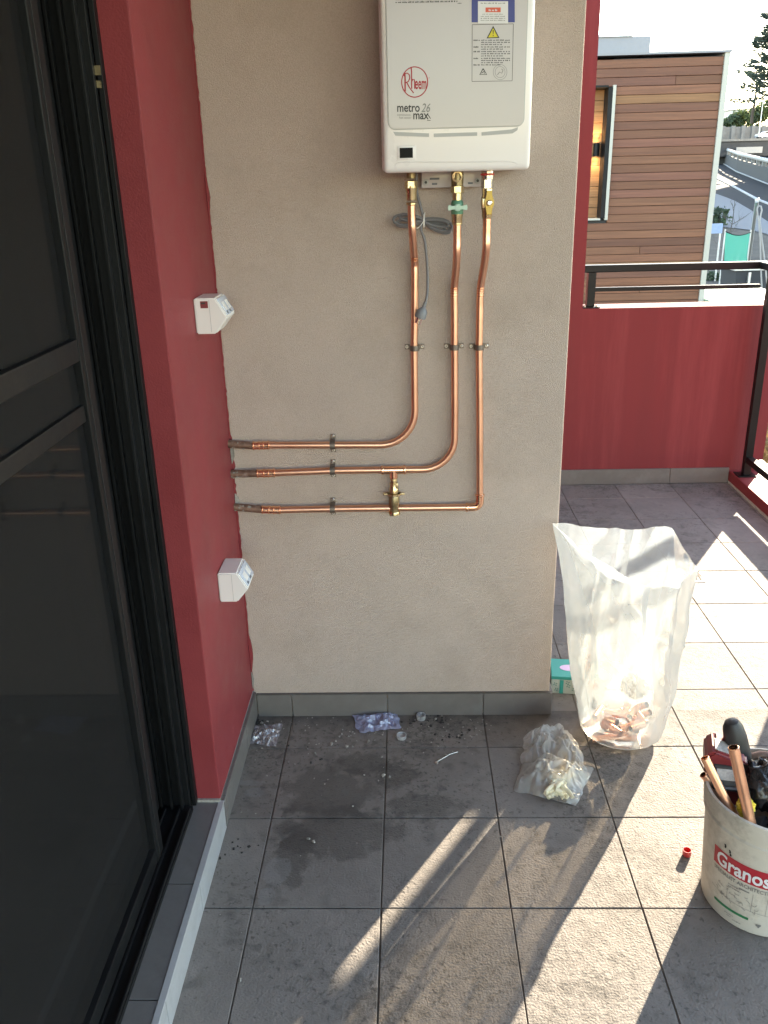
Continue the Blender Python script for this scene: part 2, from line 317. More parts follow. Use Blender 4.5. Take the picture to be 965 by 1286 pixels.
def leafmat(name, c, var=0.4):
    m, t, b = newmat(name); N, L = t.nodes, t.links
    tc = N.new('ShaderNodeTexCoord'); nz = N.new('ShaderNodeTexNoise'); nz.inputs['Scale'].default_value = 1.1; nz.inputs['Detail'].default_value = 6; L.new(tc.outputs['Object'], nz.inputs[0])
    mr = N.new('ShaderNodeMapRange'); mr.inputs[1].default_value = 0.3; mr.inputs[2].default_value = 0.7; mr.inputs[3].default_value = 1-var; mr.inputs[4].default_value = 1+var; L.new(nz.outputs[0], mr.inputs[0])
    vm = N.new('ShaderNodeVectorMath'); vm.operation = 'SCALE'; vm.inputs[0].default_value = c; L.new(mr.outputs[0], vm.inputs['Scale'])
    L.new(vm.outputs[0], b.inputs['Base Color']); setp(b, Roughness=0.7)
    tl = N.new('ShaderNodeBsdfTranslucent'); L.new(vm.outputs[0], tl.inputs[0])
    mx = N.new('ShaderNodeMixShader'); mx.inputs[0].default_value = 0.35; L.new(b.outputs[0], mx.inputs[1]); L.new(tl.outputs[0], mx.inputs[2])
    L.new(mx.outputs[0], N['Material Output'].inputs[0])
leafmat('leaf_dark', (0.045, 0.07, 0.03)); leafmat('leaf_mid', (0.085, 0.115, 0.035)); leafmat('leaf_conifer', (0.04, 0.06, 0.045)); leafmat('leaf_dry', (0.23, 0.17, 0.085), 0.5)
film('mesh_green', (0.05, 0.40, 0.29), 0.25, rough=0.6, gloss=0.05, transl=0.6)
pbr('site_green', (0.20, 0.33, 0.26), 0.5, var=0.08)
pbr('site_blue', (0.25, 0.32, 0.48), 0.5, var=0.1)
pbr('galv', (0.55, 0.56, 0.57), 0.4, metal=0.6, var=0.1)
pbr('car_silver', (0.50, 0.53, 0.58), 0.25, metal=0.5, var=0.01, coat=0.6)
pbr('car_glass', (0.015, 0.018, 0.02), 0.05, var=0.0)
pbr('tyre', (0.02, 0.02, 0.02), 0.8, var=0.1)
pbr('house_white', (0.62, 0.61, 0.60), 0.8, var=0.05)
emis('lamp_glow', (1.0, 0.72, 0.38), 12.0)

# ------------------------------------------------------------------ mesh helpers
def link(name, me, parent=None, mat=None):
    o = bpy.data.objects.new(name, me); C.objects.link(o)
    if mat: me.materials.clear(); me.materials.append(MATS[mat])
    if parent is not None: o.parent = parent
    return o
def tag(o, label=None, cat=None, group=None, kind=None):
    if label: o['label'] = label
    if cat: o['category'] = cat
    if group: o['group'] = group
    if kind: o['kind'] = kind
    return o
def thing(name, loc, label, cat, group=None, rz=0.0):
    o = bpy.data.objects.new(name, None); C.objects.link(o); o.location = loc; o.rotation_euler = (0, 0, rz)
    o.empty_display_size = 0.05
    return tag(o, label, cat, group)
class MB:
    """collects shapes in world or local coordinates and links them as ONE mesh"""
    def __init__(s): s.bm = bmesh.new()
    def box(s, x0, x1, y0, y1, z0, z1, bev=0.0, seg=2):
        b = bmesh.new()
        vs = [b.verts.new((x, y, z)) for z in (z0, z1) for y in (y0, y1) for x in (x0, x1)]
        for f in ((0, 2, 3, 1), (4, 5, 7, 6), (0, 1, 5, 4), (2, 6, 7, 3), (0, 4, 6, 2), (1, 3, 7, 5)): b.faces.new([vs[i] for i in f])
        if bev: bmesh.ops.bevel(b, geom=list(b.edges), offset=bev, segments=seg, affect='EDGES', profile=0.6)
        s.merge(b); return s
    def obox(s, centre, size, rot=None, bev=0.0, seg=2):
        b = bmesh.new(); sx, sy, sz = [c/2 for c in size]
        vs = [b.verts.new((x, y, z)) for z in (-sz, sz) for y in (-sy, sy) for x in (-sx, sx)]
        for f in ((0, 2, 3, 1), (4, 5, 7, 6), (0, 1, 5, 4), (2, 6, 7, 3), (0, 4, 6, 2), (1, 3, 7, 5)): b.faces.new([vs[i] for i in f])
        if bev: bmesh.ops.bevel(b, geom=list(b.edges), offset=bev, segments=seg, affect='EDGES', profile=0.6)
        m = Matrix.Translation(centre) @ (rot.to_4x4() if rot else Matrix.Identity(4))
        b.transform(m); s.merge(b); return s
    def merge(s, b):
        me = bpy.data.meshes.new('tmp'); b.to_mesh(me); b.free(); s.bm.from_mesh(me); bpy.data.meshes.remove(me)
    def tube(s, pts, r, n=12, cap=True, close=False):
        pts = [Vector(p) for p in pts]; rs = r if isinstance(r, (list, tuple)) else [r]*len(pts)
        rings = []; prev = None; k = len(pts)
        for i, p in enumerate(pts):
            if close: t = pts[(i+1) % k]-pts[i-1]
            else: t = pts[min(i+1, k-1)]-pts[max(i-1, 0)]
            t.normalize()
            if prev is None:
                a = Vector((0, 0, 1)) if abs(t.z) < 0.9 else Vector((1, 0, 0)); nrm = t.cross(a).normalized()
            else:
                nrm = (prev - t*prev.dot(t)).normalized()
            prev = nrm; bn = t.cross(nrm)
            rings.append([s.bm.verts.new(p+(nrm*math.cos(2*PI*j/n)+bn*math.sin(2*PI*j/n))*rs[i]) for j in range(n)])
        for i in range(k if close else k-1):
            a, b = rings[i], rings[(i+1) % k]
            for j in range(n): s.bm.faces.new((a[j], a[(j+1) % n], b[(j+1) % n], b[j]))
        if cap and not close:
            s.bm.faces.new(list(reversed(rings[0]))); s.bm.faces.new(rings[-1])
        return s
    def lathe(s, prof, centre=(0, 0, 0), n=32, axis=None, capb=True, capt=True):
        """profile of (r, z) turned about +z, optionally re-aimed along axis"""
        q = Vector(axis).to_track_quat('Z', 'Y') if axis is not None else None; c = Vector(centre); rings = []
        for (r, z) in prof:
            ring = []
            for j in range(n):
                p = Vector((r*math.cos(2*PI*j/n), r*math.sin(2*PI*j/n), z))
                if q: p = q @ p
                ring.append(s.bm.verts.new(p+c))
            rings.append(ring)
        for a, b in zip(rings, rings[1:]):
            for j in range(n): s.bm.faces.new((a[j], a[(j+1) % n], b[(j+1) % n], b[j]))
        if capb: s.bm.faces.new(list(reversed(rings[0])))
        if capt: s.bm.faces.new(rings[-1])
        return s
    def prism(s, poly, d0, d1, fn):
        """polygon of (a, b) extruded from d0 to d1; fn(a, b, d) gives the point"""
        A = [s.bm.verts.new(fn(a, b, d0)) for a, b in poly]; B = [s.bm.verts.new(fn(a, b, d1)) for a, b in poly]
        k = len(poly)
        s.bm.faces.new(A); s.bm.faces.new(list(reversed(B)))
        for i in range(k): s.bm.faces.new((A[i], B[i], B[(i+1) % k], A[(i+1) % k]))
        return s
    def poly(s, pts):
        s.bm.faces.new([s.bm.verts.new(p) for p in pts]); return s
    def grid(s, fn, nu, nv, wrap=False):
        vs = [[s.bm.verts.new(fn(i/nu, j/nv)) for j in range(nv+1)] for i in range(nu if wrap else nu+1)]
        for i in range(nu):
            a = vs[i]; b = vs[(i+1) % nu] if wrap else vs[i+1]
            for j in range(nv): s.bm.faces.new((a[j], b[j], b[j+1], a[j+1]))
        return s
    def build(s, name, mat, parent=None, smooth=False, origin=None, local=False):
        """verts are in world coordinates unless local; the object's origin goes to `origin`"""
        bmesh.ops.recalc_face_normals(s.bm, faces=list(s.bm.faces)) if not getattr(s, 'noflip', False) else None
        me = bpy.data.meshes.new(name)
        o0 = Vector((0, 0, 0))
        if parent is not None and not local:
            p = parent; off = Vector((0, 0, 0)); 
            while p is not None: off += Vector(p.location); p = p.parent
            o0 = off
        if origin is not None:
            og = Vector(origin); bmesh.ops.translate(s.bm, verts=list(s.bm.verts), vec=-og)
        elif not local:
            bmesh.ops.translate(s.bm, verts=list(s.bm.verts), vec=-o0)
        s.bm.to_mesh(me); s.bm.free()
        if smooth:
            for p in me.polygons: p.use_smooth = True
            try: me.set_sharp_from_angle(angle=R(35 if smooth is True else smooth))
            except Exception: pass
        o = link(name, me, parent, mat)
        if origin is not None: o.location = og-o0
        return o
def arc(c, r, a0, a1, n, fn):
    return [fn(c[0]+r*math.cos(R(a0+(a1-a0)*i/n)), c[1]+r*math.sin(R(a0+(a1-a0)*i/n))) for i in range(n+1)]
def text_geo(body, size, bold=0.0, align='LEFT', shear=0.0, sx=1.0):
    cu = bpy.data.curves.new('t', 'FONT'); cu.body = body; cu.size = size; cu.align_x = align; cu.offset = bold; cu.shear = shear; cu.resolution_u = 3
    ob = bpy.data.objects.new('t', cu); C.objects.link(ob)
    me = bpy.data.meshes.new_from_object(ob.evaluated_get(bpy.context.evaluated_depsgraph_get()))
    vs = [(v.co.x*sx, v.co.y) for v in me.vertices]; fs = [tuple(p.vertices) for p in me.polygons]
    bpy.data.objects.remove(ob); bpy.data.curves.remove(cu); bpy.data.meshes.remove(me)
    return vs, fs
def text(mb, body, size, fn, **k):
    vs, fs = text_geo(body, size, **k)
    bv = [mb.bm.verts.new(fn(a, b)) for a, b in vs]
    for f in fs:
        try: mb.bm.faces.new([bv[i] for i in f])
        except ValueError: pass
def stroke(mb, pts, wd, fn):
    """flat ribbon along 2-D points"""
    ps = [Vector((p[0], p[1])) for p in pts]; L_, R_ = [], []
    for i, p in enumerate(ps):
        t = (ps[min(i+1, len(ps)-1)]-ps[max(i-1, 0)]).normalized(); n = Vector((-t.y, t.x))*wd/2
        L_.append(mb.bm.verts.new(fn(*(p+n)))); R_.append(mb.bm.verts.new(fn(*(p-n))))
    for i in range(len(ps)-1): mb.bm.faces.new((L_[i], R_[i], R_[i+1], L_[i+1]))
def nz(x, y, z, s=1.0): return noise.noise(Vector((x*s, y*s, z*s)))
# ------------------------------------------------------------------ balcony: floor
fl = MB().box(-0.02, 2.26, -4.2, 2.2, -0.25, -0.0035).build('balcony_floor', 'grout'); tag(fl, kind='structure')
COLS = [0.0] + [0.1221+0.3*k for k in range(0, 8)] + [2.24]
COLS = [c for i, c in enumerate(COLS) if not (0 < i < len(COLS)-1 and c > 2.23)]
ROWS = [2.145] + [-0.174-0.3*j for j in range(-7, 14)]
tile_meshes = {}
for i in range(len(COLS)-1):
    for j in range(len(ROWS)-1):
        x0, x1, y1, y0 = COLS[i], COLS[i+1], ROWS[j], ROWS[j+1]
        if x1 <= 0.93 and y0 > 0.0: continue
        key = (round(x1-x0, 3), round(y1-y0, 3))
        if key not in tile_meshes:
            b = MB(); hx, hy = key[0]/2-0.0016, key[1]/2-0.0016
            b.box(-hx, hx, -hy, hy, -0.009, 0, bev=0.0012, seg=1)
            me = bpy.data.meshes.new('floor_tile'); bmesh.ops.recalc_face_normals(b.bm, faces=list(b.bm.faces)); b.bm.to_mesh(me); b.bm.free()
            me.materials.append(MATS['floor_tile']); tile_meshes[key] = me
        o = link('floor_tile', tile_meshes[key], fl); o.location = ((x0+x1)/2+random.uniform(-.0004, .0004), (y0+y1)/2+random.uniform(-.0004, .0004), random.uniform(-.0004, .0003))
        o.rotation_euler = (random.uniform(-.0012, .0012), random.uniform(-.0012, .0012), random.uniform(-.001, .001))

def skirting(parent, p0, p1, h, thick, joints, out, mat='skirting_tile'):
    """row of skirting tiles from p0 to p1 (2-D), jointed at the given distances, standing proud by thick along out"""
    p0, p1, out = Vector(p0), Vector(p1), Vector(out); L_ = (p1-p0).length; d = (p1-p0)/L_
    js = [0]+[j for j in joints if 0.01 < j < L_-0.01]+[L_]
    for a, b_ in zip(js, js[1:]):
        c = p0+d*((a+b_)/2)+out*(thick/2)
        m = MB(); m.obox((c.x, c.y, h/2), (b_-a-0.0022, thick, h), Matrix.Rotation(math.atan2(d.y, d.x), 3, 'Z'), bev=0.0012, seg=1)
        m.build('skirting_tile', mat, parent, origin=(c.x, c.y, 0))

# ------------------------------------------------------------------ rendered block behind the heater
BW = 0.9287
blk = thing('rendered_wall', (BW/2, 0.375, 0), 'beige textured render wall carrying the water heater and copper pipes', 'wall')
MB().box(0.002, BW, 0.0, 0.75, 0.0, 2.75, bev=0.004).build('wall_render', 'render_beige', blk)
skirting(blk, (0.012, 0), (BW+0.008, 0), 0.078, 0.011, [0.1105, 0.4105, 0.7105], (0, -1))
skirting(blk, (BW, 0.0), (BW, 0.75), 0.078, 0.010, [0.126, 0.426], (1, 0))
MB().box(0.012, BW, -0.0125, -0.0005, 0.0785, 0.0805).build('grout_line', 'grout', blk)

# ------------------------------------------------------------------ red side wall with the torn paint edge
rw = thing('red_wall', (-0.2, 0, 0), 'dark red painted side wall with two white outlets and a ragged corner edge', 'wall')
MB().box(-0.36, 0.0, -0.505, 2.158, 0.087, 2.75, bev=0.003).build('wall_face', 'paint_red', rw)
skirting(rw, (0, -0.505), (0, 0.0), 0.085, 0.010, [0.02, 0.321], (1, 0))
m = MB().box(-0.058, 0.0, -0.512, -0.503, 0.084, 0.092).build('cut_edge', 'crumb', rw)
# ragged paint lip that laps over onto the beige render
pts = []; z = 0.09
random.seed(3)
while z < 2.7:
    wdt = 0.0025+0.0022*abs(nz(3.1, z*31, 0.2))+0.0025*random.random()**2
    if 0.55 < z < 0.93 : wdt += 0.005*random.random()
    pts.append((z, wdt)); z += 0.004+0.010*random.random()
m = MB()
def lip(a, b, d): return Vector((b, d, a))
poly = [(p[0], -0.002) for p in pts[:1]]
for (z0, w0), (z1, w1) in zip(pts, pts[1:]):
    m.prism([(z0, -0.001), (z0, w0), (z1, w1), (z1, -0.001)], -0.0016, 0.001, lip)
m.build('paint_edge', 'paint_red', rw)
# chips where the paint film has lifted off the corner
for (z0, z1, wd_, c) in [(0.155, 0.30, 0.012, 'paint_red'), (0.10, 0.16, 0.006, 'crumb'), (1.50, 1.60, 0.008, 'paint_red'), (0.84, 0.90, 0.011, 'crumb'), (0.70, 0.75, 0.014, 'crumb'), (0.795, 0.82, 0.02, 'crumb')]:
    m = MB(); n_ = 9
    for i in range(n_):
        a0, a1 = z0+(z1-z0)*i/n_, z0+(z1-z0)*(i+1)/n_
        f0 = wd_*math.sin(PI*i/n_)*(0.8+0.3*nz(i, 4, z0)); f1 = wd_*math.sin(PI*(i+1)/n_)*(0.8+0.3*nz(i+1, 4, z0))
        m.prism([(a0, 0.001), (a0, 0.002+max(f0, .0005)), (a1, 0.002+max(f1, .0005)), (a1, 0.001)], -0.0045-0.003*math.sin(PI*i/n_), -0.0018, lip)
    m.build('paint_chip', c, rw)

# ------------------------------------------------------------------ door step
st = thing('door_step', (-0.1, -1.7, 0), 'grey tiled step under the black sliding door with bright light put into its riser colour', 'step')
MB().box(-0.36, -0.0015, -4.2, -0.508, -0.1, 0.076).build('step_core', 'grout', st)
js = [-0.508, -0.786, -1.082, -1.382, -1.682, -1.982, -2.282, -2.582, -2.882, -3.182]
for a, b_ in zip(js, js[1:]):
    MB().box(-0.075, -0.001, b_+0.0012, a-0.0012, 0.0755, 0.085, bev=0.001, seg=1).build('step_tile', 'step_tile', st, origin=(-0.04, (a+b_)/2, 0.085))
    MB().box(-0.001, 0.0095, b_+0.0008, a-0.0008, 0.0, 0.0835, bev=0.001, seg=1).build('lit_riser_tile', 'edge_trim', st, origin=(0, (a+b_)/2, 0))  # paler than the other tiles: the light on the riser is in its colour
MB().box(-0.004, 0.0105, -3.2, -0.506, 0.0838, 0.0865, bev=0.0006, seg=1).build('edge_trim', 'edge_trim', st)

# ------------------------------------------------------------------ sliding door
df = thing('door_frame', (-0.12, -0.52, 0.085), 'black aluminium sliding door frame and sill track beside the red wall', 'door frame')
MB().box(-0.068, -0.058, -0.526, -0.507, 0.0865, 2.32, bev=0.001).build('flange', 'black_frame', df)
MB().box(-0.205, -0.070, -0.540, -0.508, 0.0865, 2.32, bev=0.001).build('jamb', 'black_frame', df)
for x in (-0.086, -0.112, -0.138, -0.17): MB().box(x-0.003, x+0.003, -0.556, -0.541, 0.10, 2.30, bev=0.0008).build('track_fin', 'black_frame', df)
m = MB().box(-0.205, -0.062, -3.6, -0.5405, 0.0855, 0.098, bev=0.001).build('sill_track', 'black_frame', df)
for x in (-0.066, -0.092, -0.128, -0.165): MB().box(x-0.002, x+0.002, -3.6, -0.557, 0.0981, 0.108, bev=0.0005).build('track_rib', 'black_frame', m)
MB().box(-0.205, -0.062, -3.6, -0.541, 2.26, 2.32).build('head', 'black_frame', df)
MB().obox((-0.066, -0.5275, 1.775), (0.012, 0.003, 0.016)).build('sticker_scrap', 'brass_dark', df)
MB().obox((-0.067, -0.5275, 1.752), (0.010, 0.003, 0.012)).build('sticker_scrap', 'brass_dark', df)
sd = thing('screen_door', (-0.11, -1.3, 0.108), 'black sliding screen door leaf with two cross rails and dark glossy panel', 'door')
MB().box(-0.122, -0.094, -0.748, -0.700, 0.109, 2.255, bev=0.002).build('stile', 'black_frame', sd)
MB().box(-0.094, -0.0925, -0.732, -0.729, 0.112, 2.25).build('bead', 'black_rubber', sd)
MB().box(-0.120, -0.096, -2.0, -1.955, 0.109, 2.255, bev=0.002).build('stile', 'black_frame', sd)
MB().box(-0.121, -0.095, -1.955, -0.7485, 0.109, 0.150, bev=0.002).build('bottom_rail', 'black_frame', sd)
MB().box(-0.121, -0.095, -1.955, -0.7485, 1.278, 1.318, bev=0.003).build('cross_rail', 'black_frame', sd)
MB().box(-0.123, -0.1, -1.955, -0.7485, 1.165, 1.197, bev=0.003).build('cross_rail', 'black_frame', sd)
MB().box(-0.112, -0.108, -1.955, -0.7485, 0.1505, 1.1645).build('screen_panel', 'screen_mesh', sd)
MB().box(-0.112, -0.108, -1.955, -0.7485, 1.3185, 2.25).build('screen_panel', 'screen_mesh', sd)
MB().box(-0.112, -0.108, -1.955, -0.7485, 1.1975, 1.2775).build('screen_panel', 'screen_mesh', sd)
gd = thing('glass_door', (-0.155, -1.3, 0.108), 'dark glass sliding door leaf behind the black screen door', 'door')
MB().box(-0.175, -0.142, -0.62, -0.5575, 0.109, 2.255, bev=0.002).build('stile', 'black_frame', gd)
MB().box(-0.175, -0.142, -2.2, -0.6205, 0.109, 0.17, bev=0.002).build('bottom_rail', 'black_frame', gd)
MB().box(-0.160, -0.154, -2.2, -0.6205, 0.1705, 2.25).build('pane', 'door_glass', gd)
m = MB(); m.box(-2.6, -0.21, -3.9, -0.51, 0.04, 0.085); m.box(-2.7, -2.6, -3.9, -0.51, 0.086, 2.5); m.box(-2.6, -0.37, -0.5, -0.4, 0.086, 2.5); m.box(-2.6, -0.22, -4.0, -3.9, 0.086, 2.5); m.box(-2.7, -0.21, -4.0, -0.4, 2.5, 2.6)
tag(m.build('room_interior', 'room_dark'), kind='structure')
cu = MB()
def cfn(a, b): return Vector((-0.42+0.02*math.sin(a*60), -1.45-0.5*a, 0.35+0.75*b))
cu.grid(cfn, 90, 2); tag(cu.build('curtain', 'curtain', smooth=True), 'pale grey curtain hanging inside behind the dark sliding door glass', 'curtain')
nw = MB().box(-0.36, 0.0, -5.0, -3.6, 0.087, 2.75); tag(nw.build('red_wall', 'paint_red'), 'dark red painted wall at the far side of the sliding door', 'wall')

# ------------------------------------------------------------------ storey above
sf = MB().box(-0.36, 2.62, -4.6, 0.9, 2.752, 2.95); tag(sf.build('soffit_slab', 'soffit'), kind='structure')

# ------------------------------------------------------------------ far red wall, parapet, kerb, pillar
YP = 2.157
fw = thing('red_wall', (0.5, 2.3, 0), 'tall dark red wall end rising behind the beige wall beside the parapet', 'wall')
MB().box(-0.36, 1.398, YP+0.005, 2.55, 0.0, 3.1).build('wall_face', 'paint_red_streaked', fw)
pp = thing('parapet', (1.9, 2.25, 0), 'low dark red rendered balcony parapet with streaks and a sunlit top', 'parapet')
MB().box(1.398, 2.418, YP+0.005, 2.33, -0.6, 0.947).build('wall_face', 'paint_red_streaked', pp)
skirting(pp, (0.94, YP+0.002), (2.24, YP+0.002), 0.084, 0.012, [0.382, 0.982], (0, -1))
kb = thing('kerb', (2.33, 0, 0), 'low dark red painted kerb under the black side railing', 'kerb')
MB().box(2.242, 2.43, -4.2, YP+0.001, -0.6, 0.066, bev=0.004).build('kerb_body', 'paint_red', kb)
MB().box(2.2385, 2.2415, -4.2, YP-0.012, -0.004, 0.012).build('sealant', 'crumb', kb)
pl_ = thing('pillar', (2.43, 0.79, 0.08), 'dark red square balcony pillar on the kerb', 'pillar')
MB().box(2.26, 2.6, 0.56, 1.02, 0.067, 2.75, bev=0.004).build('shaft', 'paint_red', pl_)

# ------------------------------------------------------------------ black balustrades
fr = thing('balustrade', (1.85, 2.22, 0.947), 'black steel balustrade bolted on top of the red parapet', 'railing')
MB().box(1.400, 2.325, 2.19, 2.24, 1.122, 1.158, bev=0.004).build('handrail', 'rail_black', fr)
MB().box(1.462, 2.30, 2.204, 2.226, 1.026, 1.046, bev=0.002).build('mid_rail', 'rail_black', fr)
MB().box(1.424, 1.464, 2.192, 2.236, 0.9535, 1.1215, bev=0.002).build('post', 'rail_black', fr)
m = MB().box(1.40, 1.488, 2.172, 2.256, 0.9475, 0.953, bev=0.001).build('base_plate', 'rail_black', fr)
for dx in (-0.032, 0.032): MB().lathe([(0.008, 0), (0.008, 0.006), (0.004, 0.009)], (1.444+dx, 2.19, 0.953), 8).build('bolt', 'screw_steel', m)
sr = thing('balustrade', (2.3, 1.6, 0.08), 'black steel side railing standing on the low red kerb', 'railing')
MB().box(2.276, 2.324, 1.023, 2.189, 1.1225, 1.1575, bev=0.004).build('handrail', 'rail_black', sr)
MB().box(2.283, 2.317, 1.023, 2.05, 0.142, 0.176, bev=0.002).build('bottom_rail', 'rail_black', sr)
MB().box(2.345, 2.365, 1.023, 2.05, 0.142, 0.160, bev=0.002).build('back_rail', 'rail_black', sr)
MB().box(2.279, 2.317, 2.0505, 2.088, 0.0725, 1.122, bev=0.002).build('post', 'rail_black', sr)
m = MB().box(2.250, 2.345, 2.035, 2.118, 0.0665, 0.072, bev=0.001).build('base_plate', 'rail_black', sr)
sr2 = thing('balustrade', (2.3, -1.5, 0.08), 'black steel railing running along the kerb beyond the red pillar', 'railing')
MB().box(2.276, 2.324, -4.2, 0.558, 1.1225, 1.1575, bev=0.004).build('handrail', 'rail_black', sr2)
MB().box(2.283, 2.317, -4.2, 0.558, 0.142, 0.176, bev=0.002).build('bottom_rail', 'rail_black', sr2)
for y in (-0.6, -2.2, -3.8): MB().box(2.279, 2.321, y-0.021, y+0.021, 0.0665, 1.122, bev=0.002).build('post', 'rail_black', sr2)

# ------------------------------------------------------------------ street outside: ground
def gz(x, y):
    z = GZ if y < SL0 else GZ+SLK*(y-SL0)
    return z
g = MB()
xs = [-900, -300, -120, -60, -30, 0, 20, 40, 60, 80, 120, 200, 400, 900]; ys = [-200, -60, 0, 20, 45, 80, 120, 160, 240, 400, 900, 1600]
g.grid(lambda a, b: Vector((xs[int(round(a*(len(xs)-1)))], ys[int(round(b*(len(ys)-1)))], gz(0, ys[int(round(b*(len(ys)-1)))]) if ys[int(round(b*(len(ys)-1)))] <= 240 else gz(0, 240)-2)), len(xs)-1, len(ys)-1)
tag(g.build('ground', 'dirt'), kind='structure')
def ribbon(name, up_px, lo_px, mat, lift):
    m = MB(); a = [AG(*p) for p in up_px]; b = [AG(*p) for p in lo_px]; n_ = 12
    def at(L_, t):
        k = t*(len(L_)-1); i = min(int(k), len(L_)-2); return L_[i].lerp(L_[i+1], k-i)
    m.grid(lambda s, t: at(a, s).lerp(at(b, s), t)+Vector((0, 0, lift)), n_, 3)
    return tag(m.build(name, mat), kind='structure')
UPK = [(898, 197), (904, 203), (926, 216.5), (965, 232), (1040, 258)]
LOK = [(886, 217), (900, 224), (919, 233.7), (950, 251), (965, 257), (1040, 285)]
ribbon('road', UPK, LOK, 'asphalt', 0.06)
LO2 = [(880, 236), (895, 242), (922, 252), (945, 265.5), (965, 279.5), (1040, 325)]
ribbon('car_park', LOK, LO2, 'asphalt', 0.04)
LO3 = [(872, 280), (890, 284), (920, 287), (945, 290), (968, 296), (1040, 340)]
ribbon('pavement', LO2, LO3, 'pavement', 0.05)
def kerbline(px, w_, h_, mat):
    m = MB(); P = [AG(*p) for p in px]
    fine = []
    for a, b_ in zip(P, P[1:]):
        for k in range(4): fine.append(a.lerp(b_, k/4))
    fine.append(P[-1])
    for a, b_ in zip(fine, fine[1:]):
        d = (b_-a); d.z = 0; n_ = Vector((-d.y, d.x, 0)).normalized()*w_/2
        vs = [m.bm.verts.new(p) for p in (a-n_, a+n_, b_+n_, b_-n_, a-n_+Vector((0, 0, h_)), a+n_+Vector((0, 0, h_)), b_+n_+Vector((0, 0, h_)), b_-n_+Vector((0, 0, h_)))]
        for f in ((4, 5, 6, 7), (0, 1, 5, 4), (2, 3, 7, 6), (1, 2, 6, 5), (3, 0, 4, 7)): m.bm.faces.new([vs[i] for i in f])
    return m
o = kerbline(LOK, 0.30, 0.16, mat='kerb_white').build('road_kerb', 'kerb_white'); tag(o, kind='structure')
o = kerbline(UPK, 0.30, 0.16, mat='kerb_white').build('road_kerb', 'kerb_white'); tag(o, kind='structure')

# retaining wall of the ramp with its rail
base = [AG(*p) for p in [(896, 196), (904, 202), (926, 215.5), (965, 231), (1040, 257)]]
fine = []
for a, b_ in zip(base, base[1:]):
    for k in range(6): fine.append(a.lerp(b_, k/6))
fine.append(base[-1])
rwl = thing('ramp_wall', tuple(base[2]), 'dark concrete ramp wall with slots and a pale rail along the road', 'wall')
m = MB()
hh = 2.0
for i, (a, b_) in enumerate(zip(fine, fine[1:])):
    d = (b_-a).normalized(); n_ = Vector((-d.y, d.x, 0)).normalized()*0.2
    vs = [m.bm.verts.new(p+q) for q in (Vector((0, 0, -0.5)), Vector((0, 0, hh))) for p in (a-n_, a+n_, b_+n_, b_-n_)]
    for f in ((4, 5, 6, 7), (0, 1, 5, 4), (2, 3, 7, 6), (1, 2, 6, 5), (3, 0, 4, 7)): m.bm.faces.new([vs[i_] for i_ in f])
m.build('wall_face', 'concrete_dark', rwl)
for a in fine[::1]: MB().obox(a+Vector((0, 0, hh+0.3)), (0.5, 0.5, 0.6)).build('rail_post', 'concrete', rwl)
MB().tube([p+Vector((0, 0, hh+0.85)) for p in fine], 0.30, 8).build('rail', 'kerb_white', rwl, smooth=True)

# bridge with the pale name board
YB = 190.0
bl, br = AY(900, 176, YB), AY(1075, 176, YB); bz0 = AY(950, 196, YB).z
bt = AY(950, 175.5, YB).z
bg = thing('road_bridge', ((bl.x+br.x)/2, YB, bz0), 'dark concrete road bridge with a pale blank board on its side', 'bridge')
MB().box(bl.x, br.x, YB, YB+10, bz0, bt-0.2, bev=0.1).build('girder', 'concrete_dark', bg)
MB().box(bl.x, br.x, YB-0.35, YB+10.35, bt-0.19, bt+0.25).build('deck_edge', 'concrete', bg)
a, b_ = AY(925, 185, YB-0.4), AY(957, 192, YB-0.4)
MB().box(a.x, b_.x, YB-0.55, YB-0.4, b_.z, a.z).build('board', 'kerb_white', bg)
for u in (906, 990): p = AY(u, 190, YB+5); MB().box(p.x-1.2, p.x+1.2, YB+2, YB+8, gz(0, YB)-3, bz0-0.02).build('pier', 'concrete_dark', bg)

# upper bank: retaining wall, grass, shrubs
YW = 205.0
rb, rt_ = AY(895, 176, YW), AY(1080, 155, YW)
rt2 = thing('retaining_wall', ((rb.x+rt_.x)/2, YW, rb.z), 'grey concrete retaining wall with piers below the hillside shrubs', 'wall')
MB().box(rb.x, rt_.x, YW, YW+1.5, rb.z-12, rt_.z, bev=0.05).build('wall_face', 'concrete', rt2)
for k in range(14):
    x = rb.x+2+k*(rt_.x-rb.x-3)/13; MB().box(x-0.4, x+0.4, YW-0.5, YW-0.02, rb.z-0.5, rt_.z+0.2).build('pier', 'concrete', rt2)
def leaves(mb, centre, rad, n_, size, seed, squash=1.0, lean=None):
    rnd = random.Random(seed); c = Vector(centre)
    for _ in range(n_):
        while True:
            p = Vector((rnd.uniform(-1, 1), rnd.uniform(-1, 1), rnd.uniform(-1, 1)))
            if 0.15 < p.length < 1: break
        k = 0.75+0.45*noise.noise(p*2.3+Vector((seed, 0, 0)))
        q = Vector((p.x*rad[0]*k, p.y*rad[1]*k, p.z*rad[2]*k))+c
        a = Vector((rnd.uniform(-1, 1), rnd.uniform(-1, 1), rnd.uniform(-1, 1))).normalized(); b = a.orthogonal().normalized()
        s_ = size*rnd.uniform(0.6, 1.4)
        mb.bm.faces.new([mb.bm.verts.new(q+v) for v in (a*s_, b*s_*0.6, -a*s_, -b*s_*0.6)])
